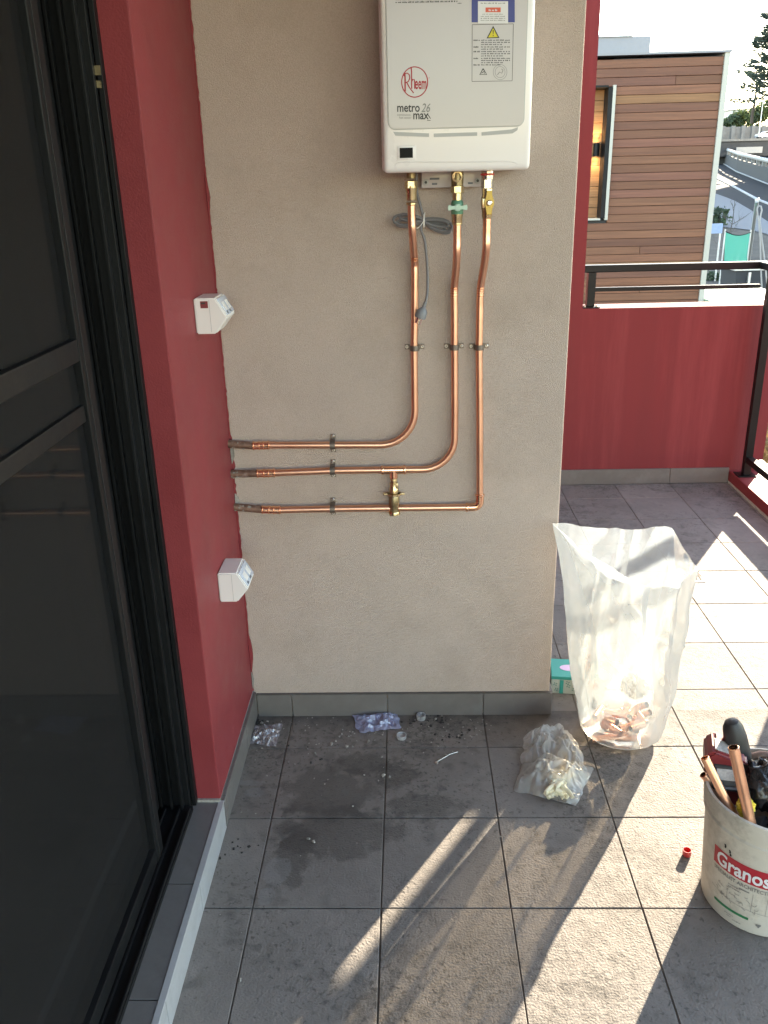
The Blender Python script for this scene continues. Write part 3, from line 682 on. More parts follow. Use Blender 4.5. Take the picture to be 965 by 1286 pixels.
def shrub(px, Y, rad, n_, size, mat, label, seed, base_z=None, cat='shrub', group=None):
    c = AY(px[0], px[1], Y); bz = c.z-rad[2] if base_z is None else base_z
    t = thing('shrub', (c.x, c.y, bz), label, cat, group)
    m = MB(); m.noflip = True; leaves(m, c, rad, n_, size, seed); m.build('foliage', mat, t)
    m = MB()
    for k in range(4):
        a_ = k*1.7+seed; m.tube([(c.x+0.1*math.cos(a_), c.y+0.1*math.sin(a_), bz-0.3), (c.x+rad[0]*0.3*math.cos(a_), c.y+rad[1]*0.3*math.sin(a_), c.z)], [rad[2]*0.05, rad[2]*0.02], 6)
    m.build('stem', 'bark', t); return t
G = 'shrubs on the bank above the retaining wall'
for i, (u, v, rx, rz_, mt) in enumerate([(912, 158, 2.2, 2.0, 'leaf_dark'), (922, 153, 2.6, 2.3, 'leaf_dark'), (933, 149, 3.0, 2.6, 'leaf_mid'), (944, 147, 3.0, 2.8, 'leaf_dark'), (955, 142, 3.2, 3.2, 'leaf_mid'), (966, 137, 3.6, 3.6, 'leaf_mid'), (978, 138, 3.6, 3.6, 'leaf_dark')]):
    shrub((u, v), 209+i*0.7, (rx, rx, rz_), 420, 0.42, mt, 'leafy green shrub on the bank above the grey retaining wall', 11+i, base_z=rt_.z-1.0, group=G)
m = MB(); m.noflip = True
gl_, gr_ = AY(896, 174, YB+11), AY(935, 174, YB+11)
random.seed(5)
for _ in range(900):
    x = random.uniform(gl_.x, gr_.x); y = YB+11+random.uniform(0, 3); h_ = random.uniform(0.4, 1.3)*(1.15-(x-gl_.x)/(gr_.x-gl_.x)); z = bt-0.3
    dx = random.uniform(-.2, .2); m.bm.faces.new([m.bm.verts.new(q) for q in ((x-0.06, y, z), (x+0.06, y, z), (x+dx, y, z+h_))])
tag(m.build('grass_verge', 'leaf_dry'), 'yellow dry grass on the verge above the bridge', 'grass', kind='stuff')
# bank behind
bk = MB(); bk.box(rb.x-6, rt_.x+60, YW+1.6, YW+50, rb.z-14, rt_.z-0.9); tag(bk.build('hill_bank', 'grass'), kind='structure')

# pale block of flats on the hill
hb0, hb1 = AY(917.5, 137, 240), AY(938, 137, 240)
hz0 = rt_.z-1.1
hb = thing('flats', ((hb0.x+hb1.x)/2, 240, hz0), 'small pale flat-roofed building on the hill behind shrubs', 'building')
MB().box(hb0.x, hb1.x, 240, 247, hz0, hb0.z-0.35, bev=0.03).build('wall', 'house_white', hb)
MB().box(hb0.x-0.3, hb1.x+0.3, 239.7, 247.3, hb0.z-0.34, hb0.z).build('roof', 'roof_grey', hb)
for k in range(2):
    for r_ in range(2):
        x = hb0.x+0.7+k*1.9; z = hb0.z-1.7-r_*1.7
        wn = MB().box(x, x+1.1, 239.93, 239.99, z, z+1.0).build('window', 'car_glass', hb)

# bare tree and conifer
def limb(mb, p, d, L_, r, depth, rnd, tips=None):
    n_ = 4; pts = [p]; q = p.copy(); dd = d.copy()
    for _ in range(n_):
        dd = (dd+Vector((rnd.uniform(-.14, .14), rnd.uniform(-.14, .14), rnd.uniform(-.03, .12)))).normalized(); q = q+dd*L_/n_; pts.append(q.copy())
    mb.tube(pts, [r*(1-0.6*i/n_) for i in range(n_+1)], 5)
    if depth > 0:
        for k in range(rnd.randint(3, 4)):
            i = rnd.randint(1, n_); nd = (dd+Vector((rnd.uniform(-1, 1), rnd.uniform(-1, 1), rnd.uniform(-0.1, 0.5)))*0.85).normalized()
            limb(mb, pts[i], nd, L_*rnd.uniform(0.5, 0.7), r*0.42, depth-1, rnd, tips)
def bare_tree(base, h_, seed, label, r=0.16, n_l=7, name='bare_tree', cat='tree'):
    t = thing(name, tuple(base), label, cat); rnd = random.Random(seed)
    m = MB(); b0 = Vector(base)-Vector((0, 0, 0.4)); top = Vector(base)+Vector((rnd.uniform(-.3, .3), 0, h_))
    pts = [b0.lerp(top, k/6)+Vector((0.05*h_*0.3*math.sin(k*1.3+seed), 0, 0)) for k in range(7)]
    m.tube(pts, [r*(1-0.8*k/6) for k in range(7)], 7); m.build('trunk', 'bark', t, smooth=True)
    m = MB()
    for k in range(n_l):
        f = 0.35+0.6*k/n_l; a = k*2.4+seed; p = pts[int(f*6)]
        limb(m, p, Vector((math.cos(a), math.sin(a)*0.7, 0.45)).normalized(), h_*0.34*(1.1-f*0.6), r*0.4, 2, rnd)
    m.build('crown', 'bark', t, smooth=True); return t
p0 = AY(945, 152, 160)
bare_tree((p0.x, 160, p0.z), AY(951, 78, 160).z-p0.z, 4, 'tall leafless tree behind the hillside shrubs', 0.28, 9)
# conifer with level whorls
def conifer(base, h_, seed, label):
    t = thing('conifer', tuple(base), label, 'tree'); rnd = random.Random(seed); b0 = Vector(base)
    MB().tube([b0-Vector((0, 0, 0.5)), b0+Vector((0, 0, h_*0.6)), b0+Vector((0, 0, h_))], [0.4, 0.22, 0.05], 8).build('trunk', 'bark', t, smooth=True)
    br_ = MB(); lf = MB(); lf.noflip = True
    nw_ = 15
    for k in range(nw_):
        z = h_*(0.22+0.76*k/nw_+rnd.uniform(-.02, .02)); L_ = h_*0.34*(1-(k/nw_)**1.6*0.85)*rnd.uniform(0.75, 1.1)
        for j in range(6):
            a = j*2*PI/6+k*0.5+rnd.uniform(-.25, .25); d = Vector((math.cos(a), math.sin(a), 0)); p = b0+Vector((0, 0, z+h_*rnd.uniform(-.03, .03))); e = p+d*L_*rnd.uniform(.7, 1.1)+Vector((0, 0, L_*rnd.uniform(-.12, .22)))
            br_.tube([p, p.lerp(e, 0.5)-Vector((0, 0, L_*0.06)), e], [0.07, 0.05, 0.02], 4)
            for _ in range(75):
                f = rnd.uniform(0.22, 1.02); q = p.lerp(e, f)-Vector((0, 0, L_*0.06*math.sin(PI*min(f, 1)))); sd_ = Vector((-d.y, d.x, 0))*rnd.uniform(-1, 1)*L_*0.22*(1.2-f)
                q = q+sd_+Vector((0, 0, rnd.uniform(-.35, .35))); s_ = rnd.uniform(0.2, 0.5)
                a2 = (d+Vector((rnd.uniform(-.8, .8), rnd.uniform(-.8, .8), rnd.uniform(-.2, .5)))).normalized(); b2 = a2.orthogonal().normalized()
                lf.bm.faces.new([lf.bm.verts.new(q+v) for v in (a2*s_*1.5, b2*s_*0.35, -a2*s_*1.5, -b2*s_*0.35)])
    br_.build('branches', 'bark', t); lf.build('crown', 'leaf_conifer', t); return t
p1 = AY(968, 150, 150)
conifer((p1.x, 150, p1.z), AY(974, -25, 150).z-p1.z, 8, 'tall dark conifer with level layered branches on the hill')

# street lamps
def street_lamp(u_head, v_head, u_pole, Y, zb, label, arm_sign):
    hd = AY(u_head, v_head, Y); px_ = AY(u_pole, v_head, Y).x
    t = thing('street_lamp', (px_, Y, zb), label, 'street lamp')
    MB().tube([(px_, Y, zb-0.3), (px_, Y, hd.z-0.3)], [0.11, 0.07], 8).build('pole', 'galv', t, smooth=True)
    MB().tube([(px_, Y, hd.z-0.3), (px_+(hd.x-px_)*0.15, Y, hd.z-0.08), (px_+(hd.x-px_)*0.7, Y, hd.z)], 0.05, 8).build('arm', 'galv', t, smooth=True)
    MB().obox((hd.x, Y, hd.z+0.02), (0.75, 0.26, 0.14), Matrix.Rotation(-0.06, 3, 'Y'), bev=0.05).build('lamp_head', 'galv', t, smooth=True)
street_lamp(924, 88, 890, 58, gz(0, 58), 'street lamp whose arm reaches out past the timber building', 1)
street_lamp(953, 100, 962, 152, AY(962, 152, 152).z-2, 'distant street lamp beside the leafless tree', -1)

# car on the upper road
def car(x, y, z, heading, label):
    t = thing('car', (x, y, z), label, 'car', rz=heading)
    side = [(-2.1, .35), (-2.15, .75), (-1.9, .95), (-1.2, 1.02), (-0.55, 1.42), (0.7, 1.46), (1.5, 1.05), (2.0, .98), (2.15, .7), (2.1, .33)]
    m = MB(); m.prism(side, -0.86, 0.86, lambda a, b, d: Vector((a, d, b))); bmesh.ops.bevel(m.bm, geom=list(m.bm.edges), offset=0.06, segments=2, affect='EDGES'); m.build('body', 'car_silver', t, smooth=True, local=True)
    for s_ in (-1, 1):
        m = MB(); m.prism([(-1.05, 1.02), (-0.5, 1.36), (0.05, 1.39), (0.05, 1.02)], s_*0.855, s_*0.875, lambda a, b, d: Vector((a, d, b))); m.build('window', 'car_glass', t, local=True)
        m = MB(); m.prism([(0.13, 1.02), (0.13, 1.39), (0.68, 1.40), (1.3, 1.06)], s_*0.855, s_*0.875, lambda a, b, d: Vector((a, d, b))); m.build('window', 'car_glass', t, local=True)
        for xx in (-1.35, 1.35):
            wh = MB().lathe([(0.2, -0.09), (0.31, -0.1), (0.33, 0), (0.31, 0.1), (0.2, 0.09)], (xx, s_*0.80, 0.33), 16, axis=(0, 1, 0)).build('wheel', 'tyre', t, local=True)
            MB().lathe([(0.19, -0.02), (0.15, 0.02)], (xx, s_*0.895, 0.33), 12, axis=(0, s_, 0)).build('rim', 'galv', wh, local=True)
        MB().obox((-2.08, s_*0.6, 0.78), (0.12, 0.36, 0.14), bev=0.03).build('headlight', 'print_white', t, local=True)
    m = MB(); m.poly([(-1.18, -0.74, 1.045), (-0.60, -0.68, 1.40), (-0.60, 0.68, 1.40), (-1.18, 0.74, 1.045)]); m.build('windscreen', 'car_glass', t, local=True)
    return t
cp = AY(962, 175.5, YB+4)
car(cp.x, YB+4, bt+0.26, 0.12, 'pale silver car driving over the concrete bridge')

# added tall block, out of view on the sunny side, put there to shade the street
tf = thing('added_shade_tower', (90, 145, 0), 'added unseen tall pale block that shades the street', 'building')
MB().box(74, 108, 125, 168, -4, 33, bev=0.2).build('wall', 'house_white', tf)
MB().box(73.5, 108.5, 124.5, 168.5, 33.01, 33.8).build('roof', 'roof_grey', tf)
for fl_ in range(9):
    for k in range(6): MB().box(73.9, 73.98, 127+k*6.6, 130.4+k*6.6, 1+fl_*3.3, 2.6+fl_*3.3).build('window', 'car_glass', tf)

# ------------------------------------------------------------------ timber clad building
YT = 13.0
tb = thing('timber_building', (1.8, YT, GZ), 'building clad in brown horizontal timber boards with pale corner trim', 'building')
TX0, TX1, TZ1 = -3.0, 5.59, 3.36
OX0, OX1, OZ0, OZ1 = 2.75, 3.86, 0.94, 2.93
MB().box(TX0+.02, OX0, YT+0.05, YT+9, GZ, TZ1-.02).build('wall_core', 'concrete_dark', tb)
MB().box(OX1, TX1-.02, YT+0.05, YT+9, GZ, TZ1-.02).build('wall_core', 'concrete_dark', tb)
MB().box(OX0+.001, OX1-.001, YT+0.05, YT+9, OZ1+.02, TZ1-.03).build('wall_core', 'concrete_dark', tb)
MB().box(OX0+.001, OX1-.001, YT+0.05, YT+9, GZ, OZ0-.02).build('wall_core', 'concrete_dark', tb)
random.seed(21)
tones = [(0.205, 0.094, 0.052), (0.215, 0.10, 0.057), (0.18, 0.082, 0.05), (0.225, 0.108, 0.06), (0.195, 0.088, 0.058), (0.18, 0.085, 0.056)]
golden = (0.205, 0.098, 0.043)
bh = 0.130; nb = int((TZ1-GZ)/bh)+1
def board(x0, x1, z0, z1, c, y0=YT):
    m = MB(); m.box(x0, x1, y0+random.uniform(0, .006), y0+0.045, z0+0.0025, z1-0.0025, bev=0.005, seg=1)
    o = m.build('cladding_board', 'timber', tb, origin=((x0+x1)/2, y0, (z0+z1)/2)); o.color = (*c, 1)
for k in range(nb):
    z1 = TZ1-0.03-k*bh; z0 = z1-bh
    def tone(k_):
        if k == 4: return golden
        if k in (24,): return (0.21, 0.108, 0.052)
        c = random.choice(tones); f = random.uniform(0.74, 1.0); return (c[0]*f*0.86, c[1]*f*0.76, c[2]*f*0.72)
    if z1 > OZ0 and z0 < OZ1:
        board(TX0, OX0-.004, z0, z1, tone(k)); board(OX1+.05, TX1-0.005, z0, z1, tone(k))
    elif k % 5 == 2:
        xm = random.uniform(4.3, 5.0); board(TX0, xm-.002, z0, z1, tone(k)); board(xm+.002, TX1-0.005, z0, z1, tone(k))
    else: board(TX0, TX1-0.005, z0, z1, tone(k))
MB().box(TX1-0.003, TX1+0.085, YT-0.03, YT+0.10, GZ, TZ1+0.02, bev=0.004).build('corner_trim', 'timber_trim', tb)
MB().box(TX1+0.0, TX1+0.08, YT+0.101, YT+9, GZ, TZ1).build('side_wall', 'concrete', tb)
MB().box(TX0, TX1+0.10, YT-0.05, YT+9, TZ1+0.021, TZ1+0.055).build('roof_capping', 'roof_grey', tb)
# recess with its lining and frame
rc = MB().box(OX0, OX1, YT+0.30, YT+0.36, OZ0, OZ1).build('recess_back', 'concrete_dark', tb)
for k in range(12):
    z0 = OZ0+k*(OZ1-OZ0)/12
    m = MB(); m.box(OX0+.002, OX1-.002, YT+0.265, YT+0.299, z0+.003, z0+(OZ1-OZ0)/12-.003, bev=0.004, seg=1); o = m.build('lining_board', 'timber', rc, origin=((OX0+OX1)/2, YT+.28, z0)); f = random.uniform(.9, 1.1); o.color = (0.24*f, 0.125*f, 0.055*f, 1)
fm = MB().box(OX1-0.005, OX1+0.045, YT-0.06, YT+0.06, OZ0-0.03, OZ1+0.03, bev=0.003).build('frame_upright', 'timber_trim', tb)
MB().box(OX1-0.075, OX1-0.006, YT-0.05, YT+0.26, OZ0, OZ1).build('frame_lining', 'black_frame', tb)
MB().box(OX0, OX1-0.077, YT-0.05, YT+0.26, OZ0-0.03, OZ0-0.001).build('frame_sill', 'timber_trim', tb)
MB().box(OX0, OX1-0.077, YT-0.05, YT+0.26, OZ1+0.001, OZ1+0.03).build('frame_head', 'black_frame', tb)
lp = AY(749, 188, YT+0.20)
wl = thing('wall_lamp', (lp.x, YT+0.265, lp.z), 'small black up and down wall lamp glowing in the timber recess', 'lamp')
MB().lathe([(0.045, -0.10), (0.05, -0.095), (0.05, 0.095), (0.045, 0.10)], (lp.x, YT+0.19, lp.z), 16, capb=False, capt=False).build('lamp_body', 'black_frame', wl, smooth=True)
MB().obox((lp.x, YT+0.245, lp.z), (0.05, 0.05, 0.07)).build('bracket', 'black_frame', wl)
MB().lathe([(0.043, -0.085), (0.043, -0.08)], (lp.x, YT+0.19, lp.z), 12).build('bulb', 'lamp_glow', wl)
MB().lathe([(0.043, 0.08), (0.043, 0.085)], (lp.x, YT+0.19, lp.z), 12).build('bulb', 'lamp_glow', wl)
for s_ in (-1, 1):
    li = bpy.data.lights.new('lamp_light', 'SPOT'); li.energy = 3.5; li.color = (1, 0.7, 0.38); li.spot_size = R(75); li.shadow_soft_size = 0.03
    lo = bpy.data.objects.new('lamp_light', li); C.objects.link(lo); lo.parent = wl; lo.location = (0, -0.075, s_*0.09); lo.rotation_euler = (0 if s_ < 0 else PI, 0, 0)
ub0, ub1 = AY(740, 45, YT+3), AY(818, 45, YT+3)
pb = thing('plant_screen', ((ub0.x+ub1.x)/2, YT+4, TZ1+.055), 'plain grey metal roof screen above the timber building', 'roof screen')
MB().box(ub0.x-2.5, ub1.x, YT+3, YT+6, TZ1+0.056, ub1.z, bev=0.01).build('panel', 'roof_grey', pb)
MB().box(ub0.x-2.6, ub1.x-0.35, YT+2.96, YT+6.05, ub1.z+.001, ub1.z+0.04).build('capping', 'galv', pb)

# ------------------------------------------------------------------ yard below: green mesh, poles, saplings, hut
YG = 36.0
a, b_ = AY(911, 291, YG), AY(943, 292, YG); lo_ = AY(927, 332, YG)
gf = thing('mesh_fence', ((a.x+b_.x)/2, YG, GZ), 'sagging translucent green shade mesh strung between thin posts', 'fence')
def gfn(s, t):
    x = a.x+(b_.x-a.x)*s+0.18*t*(1-s)*1.5; z = a.z+(b_.z-a.z)*s-0.14*math.sin(PI*s)*(1-t); return Vector((x, YG+0.10*math.sin(s*9+t*3)*t, z+(GZ+0.15-z)*t))
m = MB(); m.grid(gfn, 24, 12); m.build('mesh', 'mesh_green', gf, smooth=True)
for p in (a, b_): MB().tube([(p.x, YG, GZ-.2), (p.x, YG, p.z+0.1)], 0.03, 6).build('post', 'galv', gf)
MB().tube([gfn(k/12, 0)+Vector((0, -.02, 0.01)) for k in range(13)], 0.018, 6).build('top_wire', 'rail_black', gf)
pa, pb_ = AG(939, 338), AY(951, 252, 33)
pt = thing('steel_pole', (pa.x, pa.y, pa.z), 'slim grey steel pole leaning beside the green mesh', 'pole')
MB().tube([pa-Vector((0, 0, .2)), pb_], 0.075, 8).build('shaft', 'galv', pt, smooth=True)
MB().lathe([(0.09, 0), (0.09, 0.06), (0.03, 0.1)], pb_, 8).build('cap', 'galv', pt)
Yc = 24.0
lp_ = [AY(u, v, Yc) for u, v in [(957, 362), (955.5, 330), (955, 300), (953, 280), (951.5, 268), (951, 262), (953, 258.5), (956, 259), (957, 264), (955.5, 271), (954.5, 278), (957, 300), (961, 330), (964, 362)]]
cb = thing('cable_loop', tuple(lp_[0]), 'white cable bent into a long loop beside the steel pole', 'cable')
MB().tube([Vector((lp_[0].x, Yc, GZ))]+lp_+[Vector((lp_[-1].x, Yc, GZ))], 0.022, 6).build('cable', 'kerb_white', cb, smooth=True)
MB().box(lp_[0].x-.1, lp_[-1].x+.1, Yc-.1, Yc+.1, GZ-.05, GZ+.12).build('anchor_block', 'concrete', cb)
sb_ = AG(908, 335)
bare_tree((sb_.x, sb_.y, sb_.z), AY(910, 250, sb_.y).z-sb_.z, 15, 'thin leafless sapling beside the green mesh', 0.05, 7)
hp = AG(903, 283)
shrub((903, 273), hp.y, (1.3, 1.0, 1.1), 420, 0.16, 'leaf_dark', 'dark green shrub beside the timber building corner', 31, base_z=hp.z)
bp0, bp1 = AY(893, 281, 44), AY(907, 293, 44)
bpn = thing('site_board', ((bp0.x+bp1.x)/2, 44, GZ), 'pale blue site hoarding board behind the sapling', 'board')
MB().box(bp0.x-.3, bp1.x, 44, 44.06, bp1.z, bp0.z).build('panel', 'site_blue', bpn)
for x in (bp0.x, bp1.x-.1): MB().box(x, x+.08, 44.061, 44.12, GZ, bp0.z).build('post', 'galv', bpn)
# hut roof close below the parapet and a grey crate beyond it
Yh = 14.0
h0, h1 = AY(889, 366, Yh), AY(963, 365, Yh)
ht = thing('site_hut', ((h0.x+h1.x)/2, Yh, GZ), 'low site hut with a pale green flat roof below the parapet', 'hut')
MB().box(5.75, h1.x+0.02, Yh-1.2, Yh+0.3, GZ, h0.z-0.09).build('wall', 'site_green', ht)
MB().box(5.70, h1.x+0.05, Yh-1.3, Yh+0.4, h0.z-0.089, h0.z, bev=0.01).build('roof', 'site_green', ht)
c0, c1 = AY(932, 340, 27), AY(962, 362, 27)
ct = thing('skip_bin', ((c0.x+c1.x)/2, 27.5, GZ), 'grey blue metal skip bin standing in the yard', 'skip')
m = MB(); m.prism([(c0.x, GZ), (c0.x-.2, c0.z), (c1.x+.4, c0.z), (c1.x+.2, GZ)], 27, 28.4, lambda p_, q_, d: Vector((p_, d, q_))); m.build('body', 'concrete_dark', ct)
MB().box(c0.x-.26, c1.x+.46, 26.94, 28.46, c0.z+.001, c0.z+.07, bev=.01).build('rim', 'galv', ct)
MB().box(c0.x+.2, c0.x+.28, 26.9, 26.995, GZ+.1, c0.z-.05).build('rib', 'galv', ct)
for i, (u, v) in enumerate([(897, 352), (912, 350), (922, 354)]):
    q = AG(u, v); shrub((u, v-4), q.y, (0.7, 0.6, 0.45), 220, 0.09, ('leaf_dark', 'leaf_dry')[i % 2], ('low dark green weed clump in the yard', 'low dry brown weed clump in the yard')[i % 2], 51+i, base_z=q.z, group='weed clumps in the yard')
# dry bush seen through the side railing
shrub((972, 545), 3.6, (0.52, 0.5, 0.62), 900, 0.045, 'leaf_dry', 'dry brown bush growing outside the black side railing', 77, base_z=GZ)
# ------------------------------------------------------------------ water heater
hx0, hx1, hz0, hz1 = 0.4475, 0.7925, 1.589, 2.12
he = thing('water_heater', (0.62, -0.08, hz0), 'white wall mounted gas hot water unit with red oval logo and warning labels', 'water heater')
MB().box(hx0, hx1, -0.128, -0.010, hz0+0.004, hz1, bev=0.010, seg=4).build('casing', 'heater_white', he, smooth=True)
MB().box(0.4515, 0.7885, -0.166, -0.1285, hz0, hz1-0.004, bev=0.013, seg=5).build('front_cover', 'heater_white', he, smooth=True)
def rpoly(x0, x1, z0, z1, r):
    o_ = []
    for cx, cz, a0 in ((x1-r, z1-r, 0), (x0+r, z1-r, 90), (x0+r, z0+r, 180), (x1-r, z0+r, 270)):
        o_ += [(cx+r*math.cos(R(a0+90*k/6)), cz+r*math.sin(R(a0+90*k/6))) for k in range(7)]
    return o_
XZ = lambda a_, b_, d: Vector((a_, d, b_))
m = MB(); m.prism(rpoly(0.4640, 0.7720, 1.6795, hz1-0.018, 0.017), -0.1667, -0.1640, XZ); m.build('panel_gap_shade', 'heater_grey', he)  # grey plate paints the shadow line around the panel
m = MB(); m.prism(rpoly(0.4660, 0.7700, 1.6815, hz1-0.02, 0.015), -0.1692, -0.1660, XZ); pn = m.build('front_panel', 'heater_cream', he)
FY = -0.1697
def FP(u, v): return AY(u, v, FY)
for us in ([(494, 165.5), (539, 167.5), (539, 172.0), (497, 170.5)], [(545, 167.7), (599.5, 166), (599.5, 170.5), (545, 172.2)], [(605, 166), (643, 162.5), (651, 159.5), (650, 163.5), (644, 167.5), (605, 170.5)]):
    m = MB(); A = [AY(u, v, -0.1668) for u, v in us]; B = [AY(u, v, -0.1640) for u, v in us]
    va = [m.bm.verts.new(p) for p in A]; vb = [m.bm.verts.new(p) for p in B]; m.bm.faces.new(va)
    for i in range(len(A)): m.bm.faces.new((va[i], va[(i+1) % len(A)], vb[(i+1) % len(A)], vb[i]))
    m.build('vent_slot_shade', 'heater_grey', he)  # solid bars in a shadow grey; the slot's shade is only colour
c = AY(510.5, 192, -0.1665)
m = MB().obox(c, (0.040, 0.003, 0.030), bev=0.0012).build('display_surround', 'heater_white', he, smooth=True)
MB().obox(c+Vector((0, -0.0018, 0)), (0.030, 0.0016, 0.0215), bev=0.0004).build('display', 'display_black', m)
# raised lip moulded along the lower edge
lipp = [AY(u, v, -0.1655) for u, v in [(497, 207), (500, 204.5), (510, 203.5), (560, 203.8), (600, 203.2), (635, 202.5), (645, 203.5), (650, 206)]]
MB().tube(lipp, 0.0016, 6).build('moulded_ridge', 'heater_white', he, smooth=True)
# printing on the panel
def pfn(u0, v0, y=FY):
    return lambda a, b: AY(u0+a, v0-b, y)
def pxf(u, v): return FP(u, v)
m = MB()
stroke(m, [(521+16.3*math.cos(t*PI/24), 103+19*math.sin(t*PI/24)) for t in range(49)], 1.35, pxf)
zz = lambda a, b: (480+a/5.361, 60+b/5.361)
stroke(m, [zz(*p) for p in [(153, 168), (155, 200), (156, 295)]], 1.9, pxf)
stroke(m, [zz(*p) for p in [(146, 190), (155, 174), (170, 170), (184, 182), (187, 204), (178, 226), (160, 236)]], 1.4, pxf)
stroke(m, [zz(*p) for p in [(166, 232), (185, 268), (213, 305)]], 1.4, pxf)
stroke(m, [zz(*p) for p in [(190, 140), (197, 136), (199, 160), (200, 276)]], 1.5, pxf)
stroke(m, [zz(*p) for p in [(201, 226), (208, 212), (217, 214), (220, 232), (220, 276)]], 1.4, pxf)
text(m, 'eem', 21.5, pfn(521.2, 111.6), sx=0.40, bold=0.42)
text(m, 'R', 2.2, pfn(538.6, 98.5))
m.build('logo', 'print_red', pn)
m = MB(); text(m, 'metro', 15.5, pfn(498.6, 140.2), sx=0.74, bold=0.25); text(m, 'max', 15.5, pfn(518.8, 149.6), sx=0.74, bold=0.25)
stroke(m, [(537, 143), (541, 149)], 1.0, pxf); stroke(m, [(536.6, 151.3), (541, 151.3)], 0.7, pxf)
m.build('model_name', 'print_black', pn)
m = MB(); text(m, '26', 15.5, pfn(529.0, 140.6), sx=0.72, shear=0.28, bold=0.12); text(m, 'continuous', 4.4, pfn(499, 145.4), sx=0.86); text(m, 'hot water', 4.4, pfn(501.5, 149.2), sx=0.86)
m.build('model_number', 'print_grey', pn)
def dashes(mb, u0, u1, v, h_, rnd, slope=0.0, fn=pxf):
    u = u0
    while u < u1-1:
        w_ = min(rnd.uniform(2.0, 6.5), u1-u); vv = v+slope*(u-u0)
        k = max(1, int(w_/1.3))
        for i in range(k):
            a = u+i*w_/k; hh_ = h_*rnd.uniform(0.6, 1.0)
            mb.bm.faces.new([mb.bm.verts.new(fn(*p)) for p in ((a, vv), (a+w_/k*0.72, vv), (a+w_/k*0.72, vv-hh_), (a, vv-hh_))])
        u += w_+1.0
rnd = random.Random(9)
m = MB(); dashes(m, 497, 566, 0.2, 2.0, rnd, -0.012); dashes(m, 497, 575, 3.8, 2.0, rnd, -0.018); dashes(m, 575, 581, 4.6, 1.2, rnd)
m.build('small_print', 'print_black', pn)
def quadpx(mb, u0, v0, u1, v1, y):
    mb.bm.faces.new([mb.bm.verts.new(AY(u, v, y)) for u, v in ((u0, v0), (u1, v0), (u1, v1), (u0, v1))])
def plate(u0, v0, u1, v1, y, d, name, mat, par):
    m_ = MB(); A = [AY(u, v, y) for u, v in ((u0, v0), (u1, v0), (u1, v1), (u0, v1))]
    va = [m_.bm.verts.new(p) for p in A]; vb = [m_.bm.verts.new(p+Vector((0, d, 0))) for p in A]; m_.bm.faces.new(va)
    for i in range(4): m_.bm.faces.new((va[i], va[(i+1) % 4], vb[(i+1) % 4], vb[i]))
    return m_.build(name, mat, par)
plate(592.5, -22, 646.8, 28.0, -0.1696, 0.0004, 'rating_sticker', 'print_blue', pn)
plate(600.5, 1.5, 638.3, 29.5, -0.1702, 0.0005, 'energy_label', 'print_white', pn)
plate(610, 9.4, 629, 15.3, -0.1706, 0.0003, 'red_box', 'print_orange', pn)
m = MB(); dashes(m, 604, 635, 4.6, 1.2, rnd, fn=lambda u, v: AY(u, v, -0.1706)); dashes(m, 606, 633, 18.2, 0.9, rnd, fn=lambda u, v: AY(u, v, -0.1706))
for v in (21, 23.5, 26): dashes(m, 604, 635, v, 1.0, rnd, fn=lambda u, v: AY(u, v, -0.1706))
m.build('label_print', 'print_grey', pn)
m = MB(); dashes(m, 614, 625, 13.9, 2.6, rnd, fn=lambda u, v: AY(u, v, -0.1710)); m.build('label_digits', 'print_white', pn)
# warning label: border, triangle, text, marks
m = MB()
for a, b_ in (((593.3, 31), (645, 30)), ((645, 30), (643.5, 101.5)), ((643.5, 101.5), (593, 102.3)), ((593, 102.3), (593.3, 31))): stroke(m, [a, b_], 0.55, pxf)
for r_, (v, n_) in enumerate([(50.5, 3), (59, 2), (64.8, 3), (73.3, 3), (81.5, 1)]):
    dashes(m, 595, 603, v+0.9, 2.0, rnd)
    for k in range(n_): dashes(m, 604.5, 641-(9 if k == n_-1 and n_ > 1 else 0)-(12 if n_ == 1 else 0), v+0.6+k*2.7, 1.5, rnd)
stroke(m, [(607, 86.2), (602.8, 93.6), (611.4, 93.6), (607, 86.2)], 1.3, pxf); stroke(m, [(605, 92), (608, 89.5), (608.5, 92.5)], 1.0, pxf)
m.build('warning_text', 'print_black', pn)
m = MB(); stroke(m, [(628.3+8.6*math.cos(t*PI/20), 90.5+9.6*math.sin(t*PI/20)) for t in range(41)], 0.5, pxf); stroke(m, [(628.3+6.2*math.cos(t*PI/20), 90.5+7*math.sin(t*PI/20)) for t in range(41)], 0.5, pxf)
stroke(m, [(625, 94), (627.5, 90.5), (630.5, 92), (632, 88), (630, 86.5)], 1.0, pxf)
m.build('approval_mark', 'print_grey', pn)
m = MB(); m.poly([AY(u, v, -0.1698) for u, v in ((619.6, 32.4), (611.3, 48.2), (627.6, 47.6))]); tr = m.build('warning_triangle', 'print_black', pn)
m = MB(); m.poly([AY(u, v, -0.1702) for u, v in ((619.6, 35.2), (613.4, 47.0), (625.5, 46.5))]); m.build('triangle_fill', 'print_yellow', pn)
m = MB(); m.poly([AY(u, v, -0.1706) for u, v in ((618.9, 37.8), (620.4, 37.8), (619.9, 43.2), (619.3, 43.2))]); m.poly([AY(u, v, -0.1706) for u, v in ((619, 44.2), (620.3, 44.2), (620.3, 45.4), (619, 45.4))]); m.build('exclamation_mark', 'print_black', pn)
